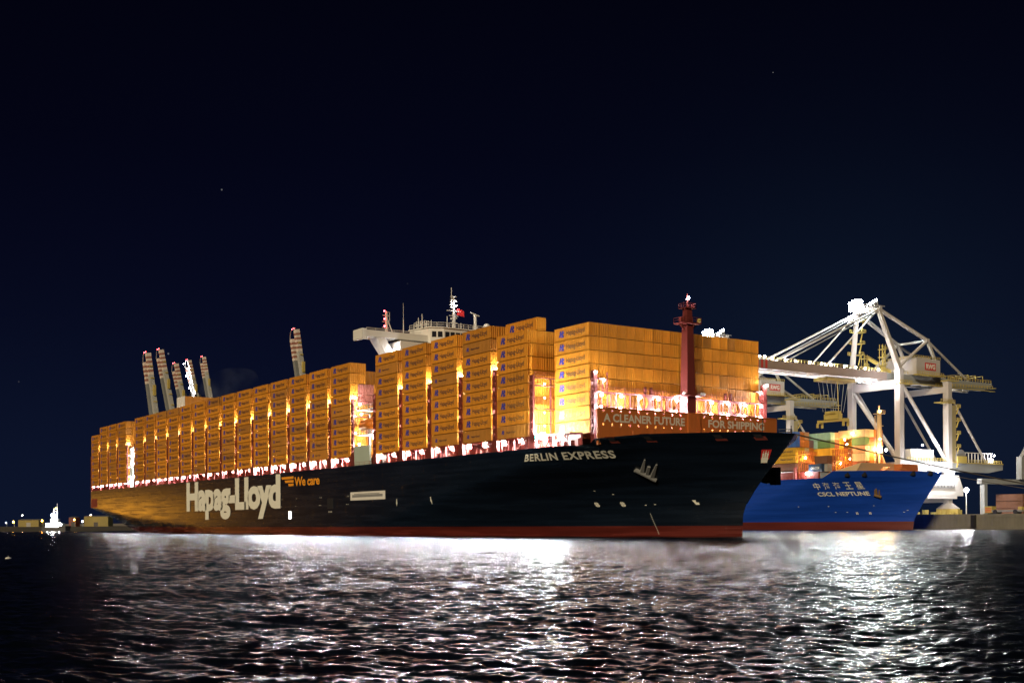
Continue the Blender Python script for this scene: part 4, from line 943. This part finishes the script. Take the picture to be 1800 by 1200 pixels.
    mb = MB(); mb.box(apx[1] - 1.2, apx[0] + 1.2, yA - .9, yA + .9, zA - .6, zA + .9); mb.box(apx[1] - 1.5, apx[0] + 1.5, yA - 2.2, yA + 2.2, zA + .9, zA + 1.1); mb.rail([(apx[1] - 1.5, yA - 2.2, zA + 1.1), (apx[0] + 1.5, yA - 2.2, zA + 1.1)], 1.2, 1.5, .07); pk = obj('peak_platform', mb, [CRANE], C_)
    for ky in range(3):
        for kx in range(5): add_lamp(pk, (-115.4 + kx * 1.35, yA - 2.0 - .15 * ky, zA + 1.5 + ky * 1.35 - (.5 if kx in (0, 4) else 0)), .62, APEX)
    for kx in range(3): add_lamp(pk, (-106.0 + kx * 1.3, yA - 1.8, zA + 2.2 + .5 * kx), .55, APEX)
    nodes = ((-101.8, 258.5, 76.0), (-116, 258.5, 76.0))
    for a, n_, gxx in ((apx[0], nodes[0], gx[0]), (apx[1], nodes[1], gx[1])):
        for p, q, r in (((a, yA, zA), n_, .8), (n_, (gxx, 289.5, 62.0), .5)):
            mb = MB(); mb.tube(p, q, r, n=8); obj('back_stay', mb, [CRANE], C_)
        mb = MB(); mb.tube(n_, (gxx + (1.5 if gxx == gx[0] else -1.5), 238.5, 62), .65, n=8); mb.beam(n_, (n_[0], 263.5, 68.4), 1.2, .8); mb.beam((n_[0], 259, 76), (n_[0], 257, 76.0), 1.6, 1.4); obj('back_frame', mb, [CRANE], C_)
        for yb, r in ((174, .42), (201, .30)):
            mb = MB(); mb.tube((a, yA, zA - .2), (gxx, yb, 62), r, n=6); obj('fore_stay', mb, [CRANE], C_)
        for off in (-.5, .5):
            mb = MB(); mb.tube((a + off, yA + .6, zA - .8), (gxx + off, 179, 62.2), .13, n=5); obj('hoist_rope', mb, [GREY], C_)
    mb = MB(); mb.tube(nodes[0], nodes[1], .5, n=8); obj('back_frame', mb, [CRANE], C_)
    # machine house
    mb = MB(); mb.box(-117.5, -100.8, 250.2, 265.5, 61.9, 68.4); mb.box(-116, -103, 252, 262, 68.4, 69.6); mb.box(-112, -108, 256, 260, 69.6, 70.6); mh = obj('machine_house', mb, [CRANE], C_)
    mb = MB(); mb.rail([(-117.5, 250.2, 68.4), (-100.8, 250.2, 68.4), (-100.8, 265.5, 68.4)], 1.1, 1.5, .07); mb.box(-101.4, -99.4, 249.2, 266, 61.5, 61.85); mb.rail([(-99.5, 249.2, 61.85), (-99.5, 266, 61.85)], 1.1, 1.5, .06); obj('walkway', mb, [YELLOW], mh)
    mb = MB(); mb.box(-100.79, -100.72, 255.6, 262.6, 63.9, 66.9); sg = obj('sign', mb, [SIGNRED], mh)
    mb = MB(); text_mb(mb, 'RWG', lambda a, b: (-100.68, 256.2 + 5.9 * a, 64.35 + 2.1 * b), .05); obj('lettering', mb, [WHITE_MARK], sg)
    # ladder towers and lifts
    def tower(x, y, za, zb, w_=1.6):
        mb = MB()
        for dx in (-w_ / 2, w_ / 2):
            for dy in (-w_ / 2, w_ / 2): mb.box(x + dx - .1, x + dx + .1, y + dy - .1, y + dy + .1, za, zb)
        z = za + 1
        while z < zb + .1:
            mb.box(x - w_ * .8, x + w_ * .8, y - w_ * .8, y + w_ * .8, z, z + .15); mb.rail([(x + w_ * .8, y - w_ * .8, z), (x + w_ * .8, y + w_ * .8, z)], 1.1, .8, .06); mb.beam((x + w_ * .5, y - w_ * .5, z - 3), (x + w_ * .5, y + w_ * .5, z), .3, .2); z += 3.2
        return obj('ladder_tower', mb, [YELLOW], C_)
    tower(-112, 243.5, 61.9, 74.6); tower(-119.0, 241.0, 61.9, 71.0)
    mb = MB(); mb.beam((-118.4, 242.5, 69.5), (-112, 252, 62.5), .5, 1.0); mb.rail([(-118, 242.5, 69.5), (-112, 252, 62.5)], 1.0, 1.0, .06); obj('stair', mb, [YELLOW], C_)
    for k, t in enumerate((.32, .5, .68, .86)):
        x = xa + (apx[1] - xa) * t; y = ys + (yA - ys) * t; z = 62.5 + (zA - 62.5) * t
        mb = MB(); mb.box(x - .6, x + 2.6, y + .3, y + 3.2, z, z + .15); mb.rail([(x + 2.6, y + .3, z), (x + 2.6, y + 3.2, z)], 1.2, .8, .07); mb.rail([(x - .8, y - 2.4, z), (x - .8, y + .4, z)], 1.2, .8, .07); mb.box(x - .8, x + .2, y - 2.4, y - .2, z - .1, z); mb.beam((x + 2, y + .6, z - 4), (x + 1.2, y + 2.8, z), .4, .25); obj('landing', mb, [YELLOW], C_)
    # stairs up the landside leg
    STAIR = mat('dull_yellow_stair_paint', (0.34, 0.28, 0.13), 0.6, noise=.2)
    mb = MB()
    mb.box(xf - .6, xf + .9, yl + 1.5, yl + 4.3, 27, 50)
    z = 27.5; s_ = 0
    mb2 = MB()
    while z < 50:
        mb2.box(xf - .8, xf + 1.4, yl + 4.3, yl + 6.6, z, z + .15); mb2.rail([(xf + 1.4, yl + 4.3, z), (xf + 1.4, yl + 6.6, z)], 1.3, .7, .08); mb2.beam((xf + 1.1, yl + 4.4, z - 2.6), (xf + 1.1, yl + 5.6, z), .5, .2); z += 5.4
    sw = obj('stair_tower', mb, [STAIR], C_); obj('landing', mb2, [YELLOW], sw)
    # portal deck: electrical house, cable reel, rail frames
    mb = MB(); mb.box(-103.5, -98.4, 243.2, 257.6, 27.1, 31.6); obj('electrical_house', mb, [WHITE], C_)
    mb = MB(); mb.rail([(-96.9, 239, 27.0), (-96.9, 301.5, 27.0)], 1.2, 1.7, .07); mb.box(-96.7, -96.4, 268, 302, 26.6, 27.0); obj('walkway', mb, [YELLOW], C_)
    mb = MB()
    for k in range(11): mb.box(-97.9, -97.6, 273 + k * 2.2, 273.25 + k * 2.2, 27, 31.2)
    mb.box(-97.9, -97.6, 272, 296, 31.0, 31.25); mb.box(-98.1, -97.5, 293, 296.6, 27, 29.2); obj('reel_frame', mb, [WHITE], C_)
    mb = MB(); mb.tube((-97.2, 272.5, 29.0), (-96.2, 272.5, 29.0), 3.2, n=24); rl_ = obj('cable_reel', mb, [GREY], C_)
    mb = MB(); mb.box(-96.15, -95.6, 269.4, 275.6, 26.6, 29.4); obj('guard', mb, [YELLOW], rl_)
    mb = MB(); mb.box(xf + .8, xf + .84, 250.2, 254.0, 24.1, 26.2); sg = obj('sign', mb, [WHITE], C_)
    mb = MB(); text_mb(mb, 'ZPMC', lambda a, b: (xf + .86, 250.6 + 3.0 * a, 24.6 + 1.1 * b), .03); obj('lettering', mb, [DARK], sg)
    mb = MB(); mb.box(xf + .8, xf + .84, 243.6, 247.6, 24.2, 26.4); obj('sign', mb, [GREENGREY], C_)
    # housings between the landside legs, lit by the portal floodlights
    mb = MB(); mb.prism([(-95.2, 247, 13.2), (-95.2, 272.4, 13.2), (-95.2, 272.4, 16.0), (-95.2, 269.5, 21.5), (-95.2, 255, 21.5)], (-5.5, 0, 0)); mb.box(-95.1, -95.0, 249, 268, 12.0, 13.1); hs = obj('service_house', mb, [WHITE], C_)
    mb = MB(); mb.rail([(-94.8, 249, 16.6), (-94.8, 266, 16.6)], 1.1, 2, .08); mb.box(-95.19, -94.7, 249, 266, 16.4, 16.6); mb.box(-95.19, -95.1, 259, 262.6, 19.0, 20.6); obj('railing', mb, [GREY], hs)
    mb = MB()
    for k in range(6): mb.box(-95.0, -93.6, 240 + k * 5.4, 242.2 + k * 5.4, 5.4, 6.6 + .9 * (k % 2))
    obj('buffer', mb, [YELLOW], C_)
    # lamps
    for k in range(11): add_lamp(C_, (gx[0] - .2, 164.5 + k * 6.6 + (1.2 if k % 3 else 0), 62.7), .36, LAMP)
    for c in ((gx[0] - .3, 168.5, 63.2), (gx[0] - .3, 165.8, 63.1), (-106, 214, 57.6), (-106.0, 222, 57.6), (xf + 1.9, 231, 57.2), (-105, 226.5, 57.5)): add_lamp(C_, c, .36, LAMP)
    for c in ((-92.5, 252, 22.4), (-92.5, 262, 22.4), (-94, 240, 22.2)): add_lamp(C_, c, .5, LAMP)
    for c in ((-95.8, 247, 33.0), (-95.6, 256.5, 33.0), (-95.8, 294.5, 30.2)): add_lamp(C_, c, .34, LAMP)
    return C_
crane = build_crane()
c2 = copy_tree(crane); c2.location = crane.location + Vector((-84, 0, 0)); c2['label'] = 'farther white crane half hidden behind the bow stack of orange containers'
# spreader hanging from the near crane's trolley
sp = thing('spreader', 'yellow container spreader hanging on ropes beneath the crane boom', 'spreader', (-109, 210, 41))
mb = MB(); mb.box(-112.5, -105.5, 208.8, 211.2, 42.5, 44.6); mb.box(-115.2, -102.8, 209.3, 210.7, 41.6, 42.4); mb.box(-111.5, -106.5, 208.2, 211.8, 44.6, 45.6)
for x in (-115.3, -102.7): mb.box(x - .35, x + .35, 208.6, 211.4, 41.2, 42.5); mb.box(x - .6, x + .2, 208.4, 209.0, 39.6, 41.3); mb.box(x - .6, x + .2, 211.0, 211.6, 39.6, 41.3)
obj('frame', mb, [YELLOW], sp)
mb = MB(); mb.box(-112.4, -105.6, 203, 219, 57.0, 58.2); obj('trolley', mb, [YELLOW], sp)
for x in (-111, -107):
    for y in (204, 206.5, 214, 216.5):
        mb = MB(); mb.tube((x, y, 57), (x, 210 + (y - 210) * .55, 45.4), .09, n=5); obj('rope', mb, [GREY], sp)
mb = MB(); mb.tube((-106, 209, 57), (-106, 209.6, 45.4), .16, n=5); obj('cable', mb, [YELLOW], sp)

# ------------------------------------------------------------------ raised crane booms far behind the big ship
BOOMG = mat('weathered_boom_paint', (0.46, 0.46, 0.43), .5, noise=.2); BOOMD = mat('shaded_girder_paint', (0.24, 0.25, 0.24), .5, noise=.2); PALEBAND = mat('pale_band_paint', (0.75, 0.66, 0.58), .5); RUSTBAND = mat('faded_red_band_paint', (0.36, 0.17, 0.13), .5)
def raised(bx, lit):
    """bx: tip and lower point of one raised boom (world), its crane standing below"""
    T, B = bx; T, B = Vector(T), Vector(B); d = (T - B); d.x = 0; d = d / d.z
    foot = B + d * (45 - B.z); foot.x = T.x
    C_ = thing('harbour_crane', lit[0], 'crane', (foot.x, foot.y, 5), 'harbour cranes with raised booms')
    for dx in (-4.6, 4.6):
        mb = MB(); a = Vector((T.x + dx, T.y, T.z)) - (Vector((0, d.y, 1)) * 6 if dx < 0 else Vector((0, 0, 0))); b = Vector((T.x + dx, foot.y, 45)); mb.beam(b, a, 3.4, 3.8); bo = obj('boom', mb, [BOOMG if dx > 0 else BOOMD], C_)  # left girder's shade is put into its darker colour
        for k in range(4):
            p = a - Vector((0, d.y, 1)) * (2 + k * 3.4); mb = MB(); mb.beam(p, p - Vector((0, d.y, 1)) * 1.8, 3.46, 3.86); obj('red_band', mb, [RUSTBAND], bo)
        p = a - Vector((0, d.y, 1)) * 0.0; mb = MB(); mb.beam(p - Vector((0, d.y, 1)) * 16, p + Vector((0, d.y, 1)) * .5, 3.43, 3.83); obj('white_end', mb, [PALEBAND], bo)
    mb = MB(); pts = [(-5.6, -6), (-4.8, -1), (-1.8, 1.8), (1.8, 2.4), (4.6, 0)]
    for (a0, z0), (a1, z1) in zip(pts[:-1], pts[1:]): mb.beam((T.x + a0, T.y - 1, T.z + z0), (T.x + a1, T.y - 1, T.z + z1), .5, .5)
    obj('tip_frame', mb, [CRANEG], C_)
    for k in range(7): q = T - Vector((0, d.y, 1)) * (10 + k * 9); mb = MB(); mb.box(q.x + 6.4, q.x + 7.4, q.y - 1, q.y + 1.5, q.z, q.z + .8); obj('landing', mb, [YELLOW], C_)
    q = T - Vector((0, d.y, 1)) * 24; mb = MB(); mb.box(q.x + 6.4, q.x + 7.8, q.y, q.y + 2.0, q.z - 8, q.z); obj('landing', mb, [YELLOW], C_)
    mb = MB()
    for dx in (-11, 11):
        for dy in (2, 32): mb.box(foot.x + dx - 1.2, foot.x + dx + 1.2, foot.y + dy - 1.2, foot.y + dy + 1.2, 2.6, 46)
        mb.box(foot.x + dx - .9, foot.x + dx + .9, foot.y + 3.3, foot.y + 30.7, 42, 45)
    mb.box(foot.x - 9.7, foot.x + 9.7, foot.y + 1, foot.y + 3, 42, 45); obj('portal', mb, [CRANEG], C_)
    for dx in (-1.5, 2.5): add_lamp(C_, (T.x + dx, T.y - 1.2, T.z + 1.6), .35, REDLAMP)
    if lit[1]:
        for k in range(9): q = T - Vector((0, d.y, 1)) * (2 + k * 6.2); add_lamp(C_, (q.x + (4.9 if k % 2 else -4.9), q.y - 3.2, q.z), .5, LAMP)
    else: add_lamp(C_, (T.x + 8, foot.y - 6, 62), .6, LAMP)
RB = [((-708.9, 127.0, 134.8), (-705, 132.6, 89.9)), ((-703.2, 135.4, 137.3), (-697.2, 144.2, 89.9)), ((-696.6, 145.1, 126.7), (-693, 150.5, 100.8)), ((-690.9, 153.5, 129.3), (-687.3, 158.8, 105.1)), ((-684.5, 162.9, 131.9), (-681.1, 167.9, 102.9)), ((-644.7, 221.5, 152.2), (-641.5, 226.1, 120.1))]
# spread the five along their quay so that their portals stand clear of one another
def slide(p, k):
    p = Vector(p); return CAM + (p - CAM) * k
nm_ = ['leftmost raised crane boom with red bands behind the stern', 'tallest raised boom of the stern group, second from left', 'short raised crane boom with red lamps left of the glaring boom', 'raised crane boom glaring white under its own lamps', 'raised crane boom right of the glaring white boom', 'lone raised crane boom standing nearer the white bridge']
for k, (a, b) in enumerate(RB):
    q = (1.0, 1.10, 1.22, 1.35, 1.48, 1.0)[k]; raised((slide(a, q), slide(b, q)), (nm_[k], k == 3))

# ------------------------------------------------------------------ left bank, tug, buoy
tugp = at(97, 935, 640); tg = thing('tug_boat', 'small harbour tug with a glaring white floodlight at the left bank', 'boat', (tugp.x, tugp.y, 0))
ux, uy = right, fwd
def TP(a, b, z): return tuple(Vector((tugp.x, tugp.y, 0)) + right * a + fwd * b + Vector((0, 0, z)))
mb = MB(); mb.prism([TP(-6.2, -3, 0), TP(6.6, -3, 0), TP(8.4, 0, 0), TP(6.6, 3, 0), TP(-6.2, 3, 0)], (0, 0, 2.2)); mb.prism([TP(3, -3.1, 2.2), TP(6.7, -3.1, 2.2), TP(8.6, 0, 2.2), TP(6.7, 3.1, 2.2), TP(3, 3.1, 2.2)], (0, 0, .8)); obj('hull', mb, [DARK], tg)
mb = MB(); mb.prism([TP(-4.5, -2.2, 2.2), TP(4.5, -2.2, 2.2), TP(4.5, 2.2, 2.2), TP(-4.5, 2.2, 2.2)], (0, 0, 2.4)); mb.prism([TP(-2, -1.7, 4.6), TP(2, -1.7, 4.6), TP(2, 1.7, 4.6), TP(-2, 1.7, 4.6)], (0, 0, 2.4)); obj('wheelhouse', mb, [WHITE], tg)
mb = MB(); mb.tube(TP(1.2, 0, 7), TP(1.2, 0, 15.4), .16, .08); mb.tube(TP(-.6, 0, 7), TP(-.6, 0, 13), .2, .1); mb.beam(TP(-1.4, 0, 11), TP(1.4, 0, 11), .12, .12); ms = obj('mast', mb, [WHITE], tg)
add_lamp(ms, TP(-.2, -2.0, 8.8), 1.1, lampmat('tug_floodlight', (0.92, .97, 1.0), 160)); add_lamp(ms, TP(.6, -.4, 12.6), .3, SODIUM); add_lamp(tg, TP(-3, -2.5, 4.0), .4, LAMP, 'deck_lamp'); add_lamp(tg, TP(3.4, -2.5, 4.0), .4, LAMP, 'deck_lamp'); add_lamp(tg, TP(0, -2.6, 4.2), .4, LAMP, 'deck_lamp')
PALEY = mat('pale_yellow_cladding', (0.22, 0.18, 0.04), 0.6, noise=.15)
for k, (pa, pb, dep, h_, m_, lab) in enumerate(((32, 68, 725, 4.2, PALEY, 'long low yellow shed left of the tug'), (148, 190, 725, 6.2, PALEY, 'yellow shed between the tug and the stern of the navy ship'), (121, 131, 720, 5.6, DARKRED, 'small dark red shed right of the tug'))):
    a, b = at(pa, 921, dep), at(pb, 921, dep); s_ = thing('shed', lab, 'shed', (a.x, a.y, 2.6))
    n = (b - a).normalized(); dv = fwd * 9
    mb = MB(); A0, B0 = Vector((a.x, a.y, 2.6)), Vector((b.x, b.y, 2.6)); mb.prism([A0, B0, B0 + Vector((0, 0, h_)), A0 + Vector((0, 0, h_))], dv); obj('wall', mb, [m_], s_)
    mb = MB(); mb.prism([A0 + Vector((0, 0, h_)) - dv * .05, B0 + Vector((0, 0, h_)) - dv * .05, B0 + Vector((0, 0, h_ + .5)) + dv * .5, A0 + Vector((0, 0, h_ + .5)) + dv * .5], dv * .5); obj('roof', mb, [GREY], s_)
    mb = MB(); p = A0 + (B0 - A0) * .4 - fwd * .06; mb.prism([p, p + n * 2.6, p + n * 2.6 + Vector((0, 0, 2.6)), p + Vector((0, 0, 2.6))], fwd * .05); obj('door', mb, [GREY if k == 0 else DARK], s_)
    if k < 2: add_lamp(s_, tuple(A0 + (B0 - A0) * .5 - fwd * 9 + Vector((0, 0, 7))), .18, WARMLAMP)
for k, (px_, py_, D, m_, lab) in enumerate(((25, 908, 705, SODIUM, 'orange street lamp farthest left on the bank'), (75.5, 906.5, 705, SODIUM, 'orange street lamp just left of the tug'), (132, 905, 705, SODIUM, 'orange street lamp right of the tug'), (12, 909, 760, LAMP_SOFT, 'white lamp post at the far left edge of the bank'), (146, 908, 760, LAMP_SOFT, 'white lamp post left of the yellow shed by the stern'), (40, 912.5, 820, LAMP_SOFT, 'faint white lamp over the long yellow shed'), (60.5, 912.5, 820, LAMP_SOFT, 'faint white lamp right of the long yellow shed'), (157, 911, 820, LAMP_SOFT, 'faint white lamp over the shed by the stern'))):
    p = at(px_, py_ + 4 * (1 - px_ / 900), D); lp = thing('street_lamp', lab, 'lamp post', (p.x, p.y, 2.6)); h_ = p.z
    mb = MB(); mb.tube((p.x, p.y, 2.6), (p.x, p.y, h_), .14, .09, 6); mb.beam((p.x, p.y, h_), tuple(Vector((p.x, p.y, h_)) - fwd * 1.2), .14, .14); obj('post', mb, [GREY], lp)
    add_lamp(lp, tuple(Vector((p.x, p.y, h_ - .1)) - fwd * 1.3), .42 if m_ is SODIUM else .22, m_)
by = thing('buoy', 'small pale buoy floating in dark water at the left edge', 'buoy', (77.2, -123.8, 0))
mb = MB(); mb.ball((77.2, -123.8, .05), .22, 10, 7, sc=(1.3, 1.3, .7)); obj('float', mb, [WHITE], by); mb = MB(); mb.tube((77.2, -123.8, .15), (77.2, -123.8, .32), .04); obj('ring', mb, [GREY], by)

# ------------------------------------------------------------------ quay side at the right
def lamp_post(x, y, h_, lab, r):
    lp = thing('street_lamp', lab, 'lamp post', (x, y, 5.4)); mb = MB(); mb.tube((x, y, 5.4), (x, y, 5.4 + h_), .22, .14); mb.box(x - .3, x + .3, y - .9, y + .9, 5.4 + h_, 5.4 + h_ + .25); obj('post', mb, [WHITE], lp)
    add_lamp(lp, (x + .2, y - .2, 5.4 + h_ - .4), r, LAMP)
lamp_post(-71.6, 240, 9.6, 'white quay lamp post right of the crane legs', .85)
def truck(x, y, lab, load):
    t = thing('terminal_truck', lab, 'truck', (x, y, 5.4))
    mb = MB(); mb.box(x - 7.5, x + 7.5, y, y + 2.8, 6.3, 7.0); obj('chassis', mb, [GREY], t)
    mb = MB(); mb.box(x - 7.4, x - 4.6, y - .02, y + 2.82, 5.95, 8.2); mb.box(x - 7.5, x - 4.5, y - .05, y + 2.85, 8.2, 8.4); obj('housing', mb, [YELLOW], t)
    mb = MB()
    for k in range(3): mb.box(x - 7.2, x - 4.8, y - .06, y - .021, 6.3 + k * .6, 6.55 + k * .6)
    obj('panel', mb, [REDBAND], t)
    for dx in (-3.2, 4.8):
        for yy in (y - .05, y + 2.45): mb = MB(); mb.tube((x + dx, yy, 6.3), (x + dx, yy + .4, 6.3), .9, n=14); obj('wheel', mb, [DARK], t)
    mb = MB(); mb.box(x + 5.9, x + 7.4, y, y + 2.8, 7.0, 8.1); obj('end_stop', mb, [YELLOW], t)
    if load: box2(x + 6.0, y + .15, 8.42, L40 if False else 6.06, load, load + ' container carried on the yellow terminal truck'); 
truck(-56.5, 240, 'yellow terminal truck on the quay right of the lamp post', None)
truck(-40.0, 240, 'second yellow terminal truck carrying containers at the right edge', 'blue')
box2(-44.2 - .4 + .4, 240.15, 8.42, 2.5, 'grey', 'grey crate carried beside the blue container on the truck')
for r in range(3):
    for c in range(3):
        box2(-84.5 + c * 0.0, 297 + c * 2.6, 5.45 + r * CH, L40, ['brown', 'purple', 'brown'][c], '%s container in quay stack at right edge, %s, %s column' % (['brown', 'purple', 'brown'][c], fromtop(2 - r).replace(' from top', ' level'), ORD[c]))
g3 = thing('yard_crane', 'dim grey yard crane leg and beam at the right edge', 'crane', (-87, 300, 5.4))
mb = MB(); mb.box(-88.6, -86.2, 299, 301.5, 20.2, 29.5); mb.beam((-87.4, 300, 29), (-84, 303, 38), 1.2, 1.2); obj('leg', mb, [CRANEG], g3)
mb = MB(); mb.box(-90, -88, 274, 340, 18.0, 20.1); obj('beam', mb, [CRANEG], g3)
for y in (276, 330): mb = MB(); mb.box(-90, -88, y, y + 2, 5.4, 18); obj('leg', mb, [CRANEG], g3)
# mooring lines from the navy bow to the quay
def line(p, q, sag, r, lab):
    mb = MB(); p, q = Vector(p), Vector(q); pts = [p.lerp(q, k / 16) - Vector((0, 0, sag * 4 * (k / 16) * (1 - k / 16))) for k in range(17)]
    for a, b in zip(pts[:-1], pts[1:]): mb.tube(a, b, r, n=5)
    tag(obj('mooring_line', mb, [ROPE], loc=p), lab, 'rope')
line((31.8, 33.5, 20.6), (10, 231.4, 6.2), 1.2, .16, 'dark mooring line stretched from the navy bow towards the quay')
line((-60.5, 211, 19.6), (10, 232.0, 6.2), .8, .10, 'thin mooring line from the blue bow to the quay')


# ------------------------------------------------------------------ thin exhaust drifting from the funnel
sk = MB(); sk.ball((-292, 36, 63.5), 1.0, 16, 10, sc=(30, 8, 7))
SK = bpy.data.materials.new('exhaust_smoke'); SK.use_nodes = True; t = SK.node_tree; t.nodes.clear()
o_ = t.nodes.new('ShaderNodeOutputMaterial'); v_ = t.nodes.new('ShaderNodeVolumePrincipled'); v_.inputs['Color'].default_value = (.55, .65, .8, 1)
g_ = t.nodes.new('ShaderNodeNewGeometry'); n_ = t.nodes.new('ShaderNodeTexNoise'); n_.inputs['Scale'].default_value = .09; n_.inputs['Detail'].default_value = 4; t.links.new(g_.outputs['Position'], n_.inputs['Vector'])
m_ = t.nodes.new('ShaderNodeMapRange'); m_.inputs['From Min'].default_value = .48; m_.inputs['From Max'].default_value = .8; m_.inputs['To Max'].default_value = .012; t.links.new(n_.outputs['Fac'], m_.inputs['Value']); t.links.new(m_.outputs[0], v_.inputs['Density'])
t.links.new(v_.outputs[0], o_.inputs['Volume'])
tag(obj('smoke', sk, [SK], loc=(-292, 36, 63.5)), kind='stuff', label='thin grey smoke drifting over the stacks behind the stern funnel', cat='smoke')
